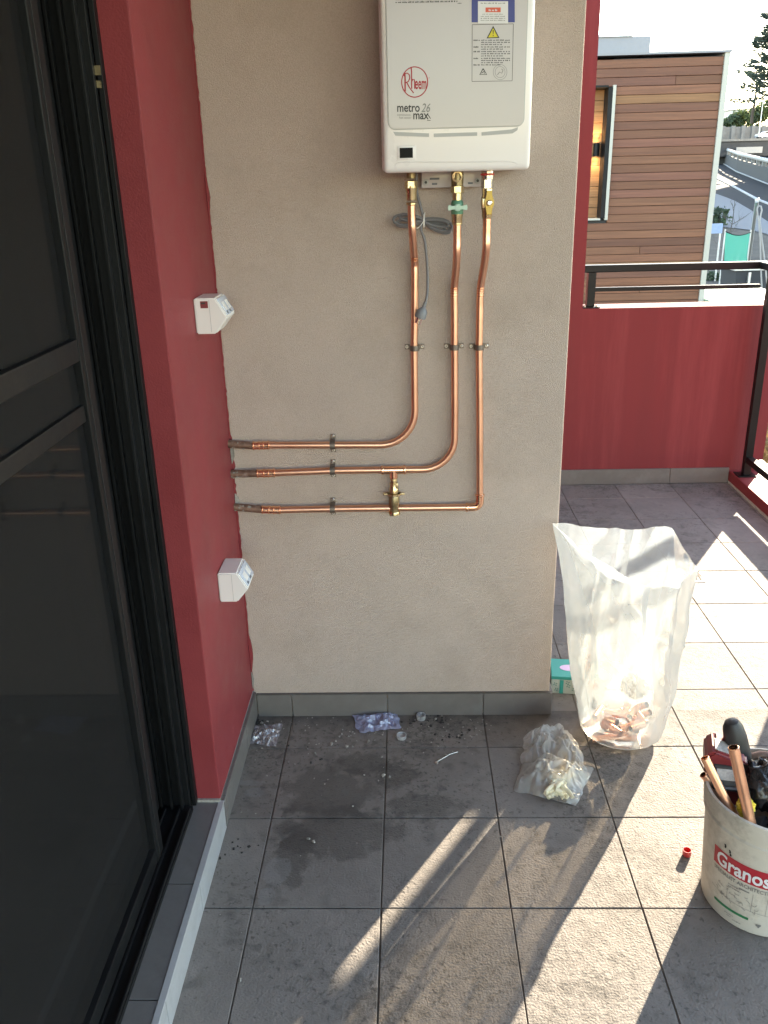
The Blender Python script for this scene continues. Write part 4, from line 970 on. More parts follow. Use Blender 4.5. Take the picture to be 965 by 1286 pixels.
# wall bracket under the casing
b0, b1 = AY(529.5, 220, -0.03), AY(604, 234.5, -0.03)
bk_ = MB().box(b0.x, b1.x, -0.034, -0.0005, b1.z, b0.z+0.02, bev=0.003).build('mounting_bracket', 'heater_cream', he, smooth=True)
for u, v in ((535, 229), (600, 227)):
    p = AY(u, v, -0.0352); MB().lathe([(0.0075, 0), (0.0075, 0.002), (0.004, 0.003)], p, 14, axis=(0, -1, 0)).build('washer', 'heater_grey', bk_)
    MB().lathe([(0.0035, 0.003), (0.0035, 0.0045)], p, 8, axis=(0, -1, 0)).build('screw', 'print_black', bk_)
for u, v, w_ in ((546, 224.5, 0.024), (546, 231, 0.013), (591, 230, 0.012)):
    p = AY(u, v, -0.0345); MB().obox(p, (w_, 0.0012, 0.0045)).build('slot', 'outlet_slot', bk_)

# ------------------------------------------------------------------ copper pipes
PY, TY = -0.024, -0.078
def PX(u, v, y=PY): return AY(u, v, y)
def smooth_path(pts, n_=8):
    P = [Vector(p) for p in pts]; out = []
    for i in range(len(P)-1):
        p0, p1, p2, p3 = P[max(i-1, 0)], P[i], P[i+1], P[min(i+2, len(P)-1)]
        for k in range(n_):
            t = k/n_; out.append(0.5*((2*p1)+(-p0+p2)*t+(2*p0-5*p1+4*p2-p3)*t*t+(-p0+3*p1-3*p2+p3)*t**3))
    out.append(P[-1]); return out
def ring(mb, c, ax, r, h_, n_=20):
    mb.lathe([(r*0.86, -h_/2), (r, -h_/2+h_*0.25), (r, h_/2-h_*0.25), (r*0.86, h_/2)], c, n_, axis=ax)
def hexnut(mb, c, ax, r, h_):
    mb.lathe([(r*0.9, -h_/2), (r, -h_/2+0.0015), (r, h_/2-0.0015), (r*0.9, h_/2)], c, 6, axis=ax)
PR = 0.0098
def coupling(par, c0, c1, name='coupling', mat='copper_bright', r=PR+0.0016):
    c0, c1 = Vector(c0), Vector(c1); ax = (c1-c0); L_ = ax.length; ax.normalize()
    m_ = MB(); m_.lathe([(r, 0), (r, L_)], c0, 20, axis=ax)
    for f in (0.04, 0.36, 0.62, 0.96): ring(m_, c0+ax*L_*f, ax, r+0.0016, 0.005)
    return m_.build(name, mat, par, smooth=True)
def pipe_bend(top_x, zt, zb, x_left, r):
    """down the wall, then a swept quarter turn to the left"""
    pts = [(top_x, zt)]; c = (top_x-r, zb+r)
    return [(c[0]+r*math.cos(R(-90*k/10)), c[1]+r*math.sin(R(-90*k/10))) for k in range(11)]
def run_pipe(label, top_px, low_px, sweep, zl, endx, r_b, name='copper_pipe'):
    pass
# pipe A: straight down and swept to the left
tA = PX(517, 262, TY)
a = PX(520.8, 437)
pA = thing('copper_pipe', (a.x, PY, 0.893), 'copper pipe with a swept bend nearest the red wall, hung with the plug', 'pipe')
topA = [PX(517, 258, TY), PX(517.3, 275, TY), PX(518, 290, TY), PX(519.5, 312, -0.05), PX(521, 330, -0.026), PX(521.2, 345), PX(521, 400)]
crv = smooth_path(topA, 6)
xa = PX(521, 500).x; za = 0.8935; rb_ = 0.095
crv += [Vector((xa, PY, 1.16)), Vector((xa, PY, 1.05))]
crv += [Vector((p[0], PY, p[1])) for p in pipe_bend(xa, 1.0, za, 0, rb_)]
xl = PX(336, 560).x
crv += [Vector((0.30, PY, za+0.002)), Vector((xl, PY, za+0.005))]
MB().tube(crv, PR, 18).build('tube', 'copper', pA, smooth=True)
def stub(par, c_end, c_wall):
    m_ = MB(); P0, P1 = Vector(c_end), Vector(c_wall)
    m_.tube([P0, P0.lerp(P1, 0.5), P1], [PR+0.0005, PR+0.001, PR+0.0015], 14); m_.build('old_pipe_stub', 'copper_dull', par, smooth=True)
    rn = random.Random(int(c_wall[2]*1000)); m2 = MB()
    for k in range(14):
        f = rn.uniform(0.35, 1.0); q = P0.lerp(P1, f)+Vector((0, -PR*rn.uniform(.6, 1.0), PR*rn.uniform(-.9, .9))); s_ = rn.uniform(.0015, .004)
        m2.obox(q, (s_*1.6, s_, s_), Matrix.Rotation(rn.uniform(0, 3), 3, 'Y'))
    m2.build('mortar_smear', 'crumb', par)
cA = crv[-1]; coupling(pA, cA+Vector((0.006, 0, 0)), PX(318, 559.8)); stub(pA, PX(320, 559.8), (-0.004, PY+0.006, PX(293, 558).z))
def crimp(par, cpx, y, n_=4):
    m_ = MB()
    for k in range(n_):
        p = PX(cpx[0], cpx[1]+k*3.2, y); ring(m_, p, (0, 0, 1), PR+0.0004, 0.0012)
    m_.build('bend_mark', 'copper_bright', par, smooth=True)
crimp(pA, (520.5, 318), -0.036)
m = MB(); p = PX(516.8, 244, TY); m.lathe([(PR+0.002, -0.014), (PR+0.003, -0.010), (PR+0.003, 0.006), (PR+0.0045, 0.010), (PR+0.0045, 0.018), (PR+0.002, 0.020)], p, 20); ring(m, PX(517, 256, TY), (0, 0, 1), PR+0.003, 0.007); m.build('connector', 'brass', pA, smooth=True)
m = MB(); hexnut(m, PX(516.5, 232, TY), (0, 0, 1), 0.0155, 0.018); m.build('nut', 'brass', pA)
m = MB(); p = PX(516.5, 224, TY); m.lathe([(0.011, 0), (0.011, 0.02)], p, 16); m.build('inlet', 'brass_dark', pA)

# pipe B: green valve, tee and drain valve
pB = thing('copper_pipe', (0.626, PY, 0.82), 'copper pipe with the green handled valve and a brass fitting on its tee', 'pipe')
topB = [PX(574.3, 278, TY), PX(574.3, 300, TY), PX(574, 318, TY), PX(572.8, 338, -0.05), PX(571, 358, -0.026), PX(570.8, 375), PX(571, 400)]
crv = smooth_path(topB, 6)
xb = PX(571.3, 520).x; zb_ = 0.8205
crv += [Vector((PX(571, 436).x, PY, 1.16)), Vector((xb, PY, 1.0))]
crv += [Vector((p[0], PY, p[1])) for p in pipe_bend(xb, 1.0, zb_, 0, 0.088)]
crv += [Vector((0.30, PY, zb_+0.001)), Vector((PX(343, 594).x, PY, PX(343, 594).z))]
MB().tube(crv, PR, 18).build('tube', 'copper', pB, smooth=True)
coupling(pB, crv[-1]+Vector((0.006, 0, 0)), PX(323, 594.5)); stub(pB, PX(325, 594.5), (-0.004, PY+0.006, PX(292, 596).z))
crimp(pB, (570.6, 362), -0.028)
xt = PX(494.5, 592).x
m = MB(); m.lathe([(PR+0.0018, -0.03), (PR+0.0018, 0.03)], (xt, PY, zb_), 20, axis=(1, 0, 0)); ring(m, (xt-0.031, PY, zb_), (1, 0, 0), PR+0.0036, 0.008); ring(m, (xt+0.031, PY, zb_), (1, 0, 0), PR+0.0036, 0.008)
m.lathe([(PR+0.002, -0.022), (PR+0.002, 0.0)], (xt, PY-0.001, zb_), 20); m.build('tee', 'copper_bright', pB, smooth=True)
z0 = PX(494.5, 600).z; yv = PY-0.004
m = MB(); m.lathe([(0.010, 0), (0.0105, -0.006), (0.0085, -0.008), (0.0085, -0.012), (0.0118, -0.014), (0.0118, -0.026), (0.0135, -0.029), (0.0135, -0.042), (0.011, -0.045)], (xt, yv, z0), 24); m.obox((xt+0.008, yv-0.008, z0-0.02), (0.008, 0.006, 0.016), bev=0.002)
dv = m.build('drain_valve', 'brass', pB, smooth=True)
m = MB(); m.lathe([(0.020, -0.044), (0.020, -0.049)], (xt, yv, z0), 24); m.obox((xt-0.020, yv, z0-0.0465), (0.02, 0.012, 0.005), bev=0.001); m.obox((xt+0.020, yv, z0-0.0465), (0.02, 0.012, 0.005), bev=0.001); m.build('flange', 'brass', dv, smooth=True)
m = MB(); m.lathe([(0.0125, -0.049), (0.0155, -0.056), (0.0155, -0.072), (0.013, -0.092), (0.013, -0.098)], (xt, yv, z0), 24); m.build('valve_body', 'brass_dark', dv, smooth=True)
m = MB(); m.lathe([(0.0155, -0.098), (0.0165, -0.1), (0.0165, -0.108), (0.011, -0.111), (0.007, -0.111), (0.007, -0.104)], (xt, yv, z0), 24, capt=True); m.build('outlet_ring', 'brass', dv, smooth=True)
# fittings at the top of pipe B
m = MB(); hexnut(m, PX(574.6, 238, TY), (0, 0, 1), 0.0160, 0.017); p = PX(574.5, 247, TY); m.lathe([(0.012, -0.008), (0.012, 0.008)], p, 18); m.build('nut', 'brass', pB)
m = MB(); p = PX(574.6, 222, TY); m.lathe([(0.014, -0.022), (0.0150, -0.006), (0.0145, 0.018)], p, 20); m.build('inlet', 'brass_dark', pB, smooth=True)
m = MB(); p = PX(574.2, 221.5, TY-0.012); m.lathe([(0.012, 0), (0.0125, 0.006), (0.009, 0.0065), (0.0085, 0.001)], p, 20, axis=(0, -1, -0.1), capt=True); m.build('strainer_cap', 'brass', pB, smooth=True)
m = MB(); p = PX(574.4, 261, TY); m.lathe([(0.0115, -0.02), (0.0145, -0.014), (0.0155, 0), (0.0145, 0.014), (0.0115, 0.018)], p, 20); vb_ = m.build('valve_body', 'valve_green', pB, smooth=True)
m = MB(); q = p+Vector((0, -0.019, 0.001)); m.lathe([(0.0085, 0), (0.0085, 0.010), (0.006, 0.012)], q+Vector((0, 0.004, 0)), 16, axis=(0, -1, 0)); m.build('stem', 'valve_green_pale', vb_, smooth=True)
m = MB()
for s_ in (-1, 1): m.prism([(0.006, -0.0045), (0.012, -0.004), (0.022, -0.0065), (0.0235, 0), (0.022, 0.0065), (0.012, 0.004), (0.006, 0.0045)], -0.004, 0.004, lambda a_, b_, d, s_=s_: q+Vector((s_*a_, d-0.004, b_)))
m.build('handle', 'valve_green_pale', vb_)
m = MB(); p = PX(574.3, 275, TY); m.lathe([(PR+0.002, -0.012), (PR+0.003, -0.009), (PR+0.003, 0.004), (PR+0.0045, 0.007), (PR+0.0045, 0.014)], p, 20); ring(m, PX(574.3, 281, TY), (0, 0, 1), PR+0.003, 0.006); m.build('connector', 'brass', pB, smooth=True)

# pipe C: yellow gas valve and a sharp elbow
pC = thing('copper_pipe', (0.695, PY, 0.706), 'copper pipe with the yellow handled valve and a sharp lower elbow', 'pipe')
topC = [PX(611.7, 272, TY), PX(611.3, 295, TY), PX(610.8, 312, TY), PX(608, 335, -0.05), PX(604.2, 358, -0.027), PX(603.0, 375), PX(602.6, 400)]
crv = smooth_path(topC, 6); ec = PX(602.5, 640.5)
zc = 0.706
crv += [Vector((PX(602, 436).x, PY, 1.16)), Vector((PX(602.8, 540).x, PY, 0.93)), Vector((ec.x, PY, zc+0.03))]
crv += [Vector((p[0], PY, p[1])) for p in pipe_bend(ec.x, 1.0, zc, 0, 0.017)]
crv += [Vector((0.30, PY, zc+0.001)), Vector((PX(350, 640.5).x, PY, PX(350, 640.5).z))]
MB().tube(crv, PR, 18).build('tube', 'copper', pC, smooth=True)
coupling(pC, crv[-1]+Vector((0.006, 0, 0)), PX(329, 640)); stub(pC, PX(331, 640), (-0.004, PY+0.006, PX(298, 637.5).z))
crimp(pC, (603.9, 362), -0.028)
m = MB(); m.tube([Vector((ec.x, PY, zc+0.036))]+[Vector((p[0], PY, p[1])) for p in pipe_bend(ec.x, 1.0, zc, 0, 0.017)]+[Vector((ec.x-0.036, PY, zc))], PR+0.0018, 18)
ring(m, (ec.x, PY, zc+0.036), (0, 0, 1), PR+0.0036, 0.008); ring(m, (ec.x-0.036, PY, zc), (1, 0, 0), PR+0.0036, 0.008); m.build('elbow', 'copper_bright', pC, smooth=True)
m = MB(); hexnut(m, PX(612.3, 231, TY), (0, 0, 1), 0.0150, 0.022); m.build('nut', 'chrome', pC)
m = MB(); p = PX(612.3, 221.5, TY); m.lathe([(0.0145, -0.008), (0.0150, 0.0), (0.0150, 0.016)], p, 20); m.build('union', 'chrome', pC, smooth=True)
m = MB(); ring(m, PX(612.3, 219, TY), (0, 0, 1), 0.0165, 0.006); m.build('red_seal', 'plastic_red', pC, smooth=True)
m = MB(); p = PX(612, 255, TY); m.lathe([(0.0105, -0.036), (0.0125, -0.03), (0.0125, -0.018), (0.0145, -0.012), (0.0155, 0.0), (0.0145, 0.012), (0.0125, 0.018), (0.0125, 0.036)], p, 20); m.obox(p+Vector((-0.008, -0.004, 0)), (0.012, 0.018, 0.024), bev=0.003); vb_ = m.build('valve_body', 'brass', pC, smooth=True)
q = p+Vector((0.003, -0.021, 0.001))
m = MB(); m.prism([(-0.006, -0.027), (0.006, -0.027), (0.0065, -0.014), (0.0115, -0.005), (0.0115, 0.005), (0.0065, 0.014), (0.006, 0.027), (-0.006, 0.027), (-0.0065, 0.014), (-0.0115, 0.005), (-0.0115, -0.005), (-0.0065, -0.014)], -0.003, 0.003, lambda a_, b_, d: q+Vector((a_, d, b_)))
bmesh.ops.bevel(m.bm, geom=list(m.bm.edges), offset=0.0008, segments=1, affect='EDGES'); m.build('handle', 'valve_yellow', vb_)
m = MB(); m.lathe([(0.0065, 0), (0.0065, 0.004), (0.004, 0.006)], q+Vector((0, -0.003, 0)), 12, axis=(0, -1, 0)); m.build('handle_nut', 'chrome', vb_)

# pipe clips
def clip(c, vertical, label):
    """saddle clip: vertical pipe -> ears left and right"""
    t = thing('pipe_clip', tuple(c), label, 'pipe clip', 'steel saddle clips on the copper pipes')
    def T(a_, b_, d): return Vector((c.x+a_, d, c.z+b_)) if vertical else Vector((c.x+b_, d, c.z+a_))
    hw = 0.007; m_ = MB(); prof = [(-0.027, -0.0004), (-0.0125, -0.0004)]
    arcp = [(-(PR+0.002)*math.cos(R(180*k/12)), PY-(PR+0.002)*math.sin(R(180*k/12))) for k in range(13)]
    outer = [(-0.026, -0.0025), (-0.0135, -0.0025), (-(PR+0.002), PY+0.004)]+arcp[0:]+[((PR+0.002), PY+0.004), (0.0135, -0.0025), (0.026, -0.0025)]
    for (a0, d0), (a1, d1) in zip(outer, outer[1:]):
        if abs(a1-a0)+abs(d1-d0) < 1e-7: continue
        m_.bm.faces.new([m_.bm.verts.new(T(a0, -hw, d0)), m_.bm.verts.new(T(a1, -hw, d1)), m_.bm.verts.new(T(a1, hw, d1)), m_.bm.verts.new(T(a0, hw, d0))])
    bmesh.ops.remove_doubles(m_.bm, verts=list(m_.bm.verts), dist=1e-5)
    r_ = bmesh.ops.extrude_face_region(m_.bm, geom=list(m_.bm.faces)); bmesh.ops.translate(m_.bm, verts=[v for v in r_['geom'] if isinstance(v, bmesh.types.BMVert)], vec=Vector((0, -0.0014, 0)))
    m_.build('saddle', 'steel_clip', t)
    for s_ in (-1, 1):
        cc = T(s_*0.0205, 0, -0.0038)
        m_ = MB(); m_.lathe([(0.0048, 0), (0.0048, 0.0012), (0.0034, 0.0024)], cc, 12, axis=(0, -1, 0)); sc_ = m_.build('screw', 'screw_steel', t)
        m_ = MB(); m_.lathe([(0.0018, 0.0024), (0.0018, 0.0028)], cc, 6, axis=(0, -1, 0)); m_.build('recess', 'outlet_slot', sc_)
p = PX(521, 437); clip(Vector((PX(521, 437).x, PY, p.z)), True, 'steel clip on the upright pipe beside the hanging plug')
p = PX(570.8, 436); clip(Vector((p.x, PY, p.z)), True, 'steel clip on the upright pipe below the green valve')
p = PX(602.2, 436); clip(Vector((p.x, PY, p.z)), True, 'steel clip on the upright pipe below the yellow valve')
for v, lb in ((559.5, 'steel clip on the topmost of three level pipe runs'), (591.5, 'steel clip on the level pipe run that has the brass tee fitting'), (638.5, 'steel clip on the lowest of three level pipe runs')):
    p = PX(418, v); clip(Vector((p.x, PY, {559.5: za+0.002, 591.5: zb_+0.001, 638.5: zc+0.001}[v])), False, lb)

# ------------------------------------------------------------------ power cord and plug
CY = -0.034
pc = thing('extension_lead', tuple(AY(531, 282, CY)), 'grey power cord coiled and tied below the water heater, plug hanging', 'cord')
m = MB()
tie = AY(532, 277, CY)
loops = [(-38, -1, 8, 0.00), (-34, 4, 6, 0.004), (-30, -5, 5, -0.004), (36, 8, 9, 0.0), (34, 13, 7, 0.004), (31, 5, 5, -0.005), (28, 12, 4, 0.006)]
for (dx, dv_, wv, dy) in loops:
    pts = []
    for k in range(17):
        t_ = k/16*2*PI; e = (1-math.cos(t_))/2
        pts.append(AY(532+dx*e, 277+dv_*e**0.8+wv*math.sin(t_)*(0.55+0.45*e), CY+dy-0.004*e))
    m.tube(pts, 0.0036, 8)
m.build('coil', 'cord_grey', pc, smooth=True)
m = MB(); m.tube(smooth_path([AY(523, 218, -0.05), AY(523.5, 240, -0.045), AY(528, 258, CY), AY(531, 270, CY), AY(532, 278, CY)], 6), 0.0036, 8); m.build('upper_lead', 'cord_grey', pc, smooth=True)
m = MB(); m.tube(smooth_path([AY(531, 278, CY), AY(529, 288, CY), AY(533.5, 302, CY), AY(536, 325, CY), AY(537.3, 350, CY), AY(537.0, 364, CY-.006), AY(536, 374, CY-.014), AY(534.3, 381, -0.050)], 6), 0.0034, 8); m.build('lower_lead', 'cord_grey', pc, smooth=True)
m = MB()
for k in range(2):
    m.tube([tie+Vector((0.002*k, 0.0+0.009*math.cos(t_*PI/6), 0.016*math.sin(t_*PI/6))) for t_ in range(12)], 0.0011, 5, close=True)
m.tube([tie+Vector((0, -.009, -0.002)), tie+Vector((-0.010, -0.012, -0.014)), tie+Vector((-0.017, -0.012, -0.018))], 0.0011, 5); m.tube([tie+Vector((0.001, -.009, 0.004)), tie+Vector((0.004, -0.012, 0.02))], 0.0011, 5)
m.build('wire_tie', 'tie_white', pc)
p0 = AY(534.5, 380, -0.050); p1 = AY(526.5, 402, -0.050); ax = (p1-p0).normalized()
m = MB(); m.lathe([(0.004, -0.002), (0.0048, 0.003), (0.0042, 0.006), (0.0052, 0.009), (0.0046, 0.012), (0.0085, 0.016), (0.0135, 0.022), (0.0150, 0.036), (0.0140, 0.041)], p0, 16, axis=ax); pg = m.build('plug', 'plug_grey', pc, smooth=True)
side = ax.cross(Vector((0, 1, 0))).normalized()
for s_ in (-1, 1):
    q = p0+ax*0.048+side*0.0055*s_; m = MB(); m.obox(q, (0.0055, 0.0018, 0.018), Matrix((side, Vector((0, 1, 0)), ax)).transposed() @ Matrix.Rotation(0.5*s_, 3, 'Z'), bev=0.0004, seg=1); m.build('pin', 'chrome', pg)
q = p0+ax*0.047+Vector((0, -0.006, 0)); m = MB(); m.obox(q, (0.002, 0.0055, 0.016), Matrix((side, Vector((0, 1, 0)), ax)).transposed(), bev=0.0004, seg=1); m.build('pin', 'chrome', pg)

# ------------------------------------------------------------------ white angled outlets on the red wall
def outlet(y0, z0, label, mark):
    t = thing('power_outlet', (0.0, y0+0.05, z0), label, 'power outlet')
    D = 0.098
    prof = [(0.0005, 0.0), (0.0005, 0.083), (0.052, 0.083), (0.078, 0.038), (0.047, 0.0)]
    m_ = MB(); m_.prism(prof, y0, y0+D, lambda a_, b_, d: Vector((a_, d, z0+b_))); bmesh.ops.bevel(m_.bm, geom=list(m_.bm.edges), offset=0.003, segments=2, affect='EDGES'); bd = m_.build('body', 'outlet_white', t, smooth=True)
    MB().box(0.0365, 0.0375, y0-0.0004, y0-0.00005, z0+0.004, z0+0.079).build('seam', 'heater_grey', bd)
    # clear cover on the upper slope
    u_ = Vector((0.026, 0, -0.045)).normalized(); n_ = Vector((0.045, 0, 0.026)).normalized(); c = Vector((0.065, y0+D/2, z0+0.0605))+n_*0.001
    rot = Matrix((u_, Vector((0, 1, 0)), n_)).transposed()
    cv = MB().obox(c, (0.043, 0.084, 0.003), rot, bev=0.001).build('cover', 'outlet_clear', t, smooth=True)
    for dy in (-0.018, 0.018):
        MB().obox(c+Vector((0, dy, 0))+n_*0.0018, (0.022, 0.022, 0.001), rot).build('socket_plate', 'outlet_white', cv)
    for dy in (-0.030, 0.004): MB().obox(c+u_*0.016+Vector((0, dy, 0))+n_*0.002, (0.006, 0.012, 0.001), rot).build('switch', 'outlet_slot', cv)
    if mark:
        m_ = MB().box(0.016, 0.034, y0-0.0006, y0-0.0001, z0+0.0605, z0+0.0765).build('sticker', 'tool_red', bd)
        MB().box(0.018, 0.028, y0-0.0010, y0-0.0007, z0+0.070, z0+0.0735).build('sticker_print', 'print_black', m_)
    return t
outlet(-0.252, 1.243, 'white angled outdoor power outlet with a small dark red sticker', True)
outlet(-0.297, 0.553, 'white angled outdoor power outlet without sticker, low on the red wall', False)

# ------------------------------------------------------------------ big milky plastic bag
RIM = {0: (1.312, -0.085, 0.530), 48: (1.262, 0.030, 0.605), 115: (1.085, -0.015, 0.632), 180: (0.912, -0.070, 0.668), 225: (1.005, -0.145, 0.606), 272: (1.130, -0.200, 0.533), 318: (1.235, -0.165, 0.520), 360: (1.312, -0.085, 0.530)}
ks = sorted(RIM)
def rim(th):
    th %= 360
    for a_, b_ in zip(ks, ks[1:]):
        if a_ <= th <= b_: f = (th-a_)/(b_-a_); return Vector(RIM[a_]).lerp(Vector(RIM[b_]), f)
CR = [(205, 0.66, 285, 0.40, 0.016, 14), (285, 0.52, 262, 0.12, -0.014, 12), (262, 0.45, 320, 0.20, 0.012, 10), (320, 0.50, 340, 0.05, -0.014, 14), (230, 0.50, 225, 0.10, 0.014, 12), (240, 0.30, 300, 0.16, -0.010, 10), (70, 0.60, 100, 0.2, 0.016, 16), (140, 0.6, 120, 0.1, -0.012, 14), (300, 0.36, 350, 0.30, 0.010, 9), (20, 0.5, 40, 0.1, 0.015, 14)]
def crease(th, z):
    d = 0.0
    for (a0, z0_, a1, z1_, h_, w_) in CR:
        ax_, az_ = (a1-a0)*0.0024, z1_-z0_; L2 = ax_*ax_+az_*az_; dx = ((th-a0+180) % 360-180)*0.0024; dz = z-z0_
        t_ = max(0.0, min(1.0, (dx*ax_+dz*az_)/L2)); e = math.hypot(dx-ax_*t_, dz-az_*t_)/(w_*0.0024)
        if e < 1: d += h_*(1-e)**1.3*math.sin(PI*(0.12+0.88*min(1, max(0, 1-abs(2*t_-1)*0.75))))
    return d
def bagp(s, t):
    th = s*360; E_ = Vector((1.128+0.136*math.cos(R(th)), -0.098+0.138*math.sin(R(th)), 0)); Mr = rim(th)
    if t < 0.10:
        f = t/0.10; p = Vector((1.128, -0.098, 0.004)).lerp(E_, math.sin(f*PI/2)*0.90); p.z = 0.004+0.030*f**3
    else:
        f = (t-0.10)/0.90; g_ = f**1.15
        p = E_.lerp(Vector((Mr.x, Mr.y, 0)), g_*0.9+0.1*f); rr_ = 0.90+0.10*min(1, f*5)
        p = Vector((1.128, -0.098, 0)).lerp(p, rr_) if f < 0.2 else p
        p.z = 0.034+(Mr.z-0.034)*f
    q = Vector((math.cos(R(th)), math.sin(R(th)), 0))
    fold = 1-abs(nz(math.cos(R(th))*2.1+p.z*1.5, math.sin(R(th))*2.1-p.z*1.1, p.z*2.2+7)); fold2 = 1-abs(nz(math.cos(R(th))*5+3, math.sin(R(th))*5, p.z*6))
    d = 0.012-0.034*abs(nz(p.x+3.1, p.y, p.z*0.8, 4.6))-0.007*abs(nz(p.x, p.y+1.7, p.z*0.7, 10.5))-0.002*abs(nz(p.x, p.y, p.z+2.2, 24))+(fold-0.75)*0.02+0.7*crease(th, p.z)
    p += q*d*min(1, t*3); 
    if t > 0.1: p.z += (0.016*nz(th/38.0, 2, 0)+0.004*nz(th/12.0, 5, 0))*(t-0.1)
    if p.y > -0.055 and p.x < 0.950: p.y = min(p.y, -0.016+0.0*p.x)
    if p.x < 0.95 and p.y > -0.016: p.y = -0.016
    p.z = max(p.z, 0.003)
    return p
bag = thing('plastic_bag', (1.128, -0.098, 0), 'large open milky plastic bag of copper offcuts leaning by the wall corner', 'bag')
m = MB(); m.noflip = True; m.grid(bagp, 288, 140, wrap=True); bmesh.ops.remove_doubles(m.bm, verts=list(m.bm.verts), dist=0.0004); m.build('film', 'bag_milky', bag, smooth=180)
# offcuts inside
def offcut(c, d, L_, label, seed=0, elbow=False, r=0.0095):
    c = Vector(c); d = Vector(d).normalized(); t = thing('copper_offcut', tuple(c), label, 'pipe offcut', 'copper offcuts inside the plastic bag')
    m_ = MB()
    if elbow:
        n_ = d.orthogonal().normalized(); pts = [c-d*L_*0.5, c]+[c+d*(0.02*math.sin(R(a_)))+n_*0.02*(1-math.cos(R(a_))) for a_ in (30, 60, 90)]+[c+d*0.02+n_*(0.02+L_*0.3)]
        m_.tube(pts, r, 14, cap=False)
    else: m_.tube([c-d*L_/2, c+d*L_/2], r, 14, cap=False)
    m_.build('tube', 'copper', t, smooth=True)
    m_ = MB(); m_.tube([c-d*L_/2+d*0.001, c-d*L_/2+d*0.004], r*0.93, 14); m_.build('dark_bore', 'crumb_dark', t)
offs = []
rn = random.Random(41)
for k in range(17):
    an = rn.uniform(0, 2*PI); rr_ = 0.075*math.sqrt(rn.random()); zz_ = 0.018+0.0065*k*(1-rr_/0.12)
    offs.append(((1.120+rr_*math.cos(an), -0.115+rr_*math.sin(an)*0.9, zz_), (math.cos(an+1.3+rn.uniform(-.5, .5)), math.sin(an+1.3), rn.uniform(-.1, .25)), rn.uniform(0.05, 0.085), k % 3 == 1))
offs[0] = ((1.075, -0.165, 0.022), (0.95, -0.1, 0.12), 0.085, False)
for i, (c_, d_, L_, e_) in enumerate(offs): offcut(c_, d_, L_, 'short bent copper elbow offcut lying in the plastic bag' if e_ else 'short straight copper pipe offcut lying in the plastic bag', i, e_)
def crumple(name, c, r, mat, label, cat, seed, sq=0.8, sm=25):
    m_ = MB(); bmesh.ops.create_icosphere(m_.bm, subdivisions=4, radius=1.0)
    for v in m_.bm.verts:
        k = 0.75+0.55*(1-abs(noise.noise(v.co*2.3+Vector((seed, 0, 0)))))-0.25+0.25*noise.noise(v.co*5+Vector((0, seed, 0))); v.co = Vector((v.co.x*r*k, v.co.y*r*k, v.co.z*r*k*sq))+Vector(c)
    return tag(m_.build(name, mat, smooth=sm, origin=c), label, cat)
crumple('crumpled_paper', (1.165, -0.085, 0.150), 0.042, 'paper_white', 'crumpled white paper on top of the offcuts inside the bag', 'paper', 3.3)

# ------------------------------------------------------------------ small clear bag on the floor
sbg = thing('clear_bag', (0.90, -0.28, 0), 'small crumpled clear plastic bag holding cream rope lying on the tiles', 'bag')
def sheet(corners, hfun, nu, nv, amp, sd_):
    c00, c10, c11, c01 = [Vector(q) for q in corners]
    def f(s, t):
        p = c00.lerp(c10, s).lerp(c01.lerp(c11, s), t); e = min(s, 1-s, t, 1-t)*4; e = min(1, e)
        r_ = 1-abs(nz(s*3.1+sd_, t*3.1, sd_))*1.6; r2_ = 1-abs(nz(s*7+sd_, t*7, 2+sd_))*1.6+0.5*(0.8-abs(nz(s*15+sd_, t*15, 4+sd_))*1.6)
        p.z += hfun(s, t)+amp*((r_-0.6)*1.0+(r2_-0.6)*0.5)*(0.35+0.65*e); p.x += amp*0.5*nz(s*4, t*4, 5+sd_); p.y += amp*0.5*nz(s*4, t*4, 9+sd_); p.z = max(p.z, 0.002+0.002*abs(nz(s*9, t*9, sd_))); return p
    m_ = MB(); m_.noflip = True; m_.grid(f, nu, nv); return m_
lo_c = [AZ(646, 993), AZ(723, 1013), AZ(745, 965), AZ(660, 948)]
m = sheet(lo_c, lambda s, t: 0.050*math.sin(PI*s)**0.7*math.sin(PI*t)**0.7, 80, 64, 0.026, 1.7); m.build('film', 'bag_clear', sbg, smooth=180)
up_c = [AZ(655, 958), AZ(738, 972), AZ(715, 922), AZ(660, 932)]
m = sheet(up_c, lambda s, t: 0.062*math.sin(PI*min(s*0.9+.05, 1))**0.6*math.sin(PI*t)**0.6+0.05*max(0, t-0.5)*(1-s), 80, 64, 0.032, 5.2); m.build('neck_film', 'bag_clear', sbg, smooth=180)
m = sheet([q+Vector((0, 0, 0.002)) for q in lo_c], lambda s, t: 0.012*math.sin(PI*s)*math.sin(PI*t), 30, 24, 0.008, 3.1); m.build('under_film', 'bag_clear', sbg, smooth=180)
cr = AZ(703, 990)
rp = thing('rope_hank', tuple(cr), 'cream coloured rope hank inside the small clear bag', 'rope')
m = MB(); rn = random.Random(4)
for k in range(18):
    a_ = rn.uniform(-.5, .5)+1.2; pts = []
    for i in range(9):
        t_ = i/8-0.5; pts.append(cr+Vector((t_*0.07*math.cos(a_)+0.022*math.sin(i*0.9+k), t_*0.11*math.sin(a_)+0.010*math.cos(i*1.1+k*2), 0.008+0.010*(1-4*t_*t_)*rn.uniform(0.6, 1.4)+0.001*k)))
    m.tube(pts, 0.0058, 8)
m.build('strands', 'rope_cream', rp, smooth=True)

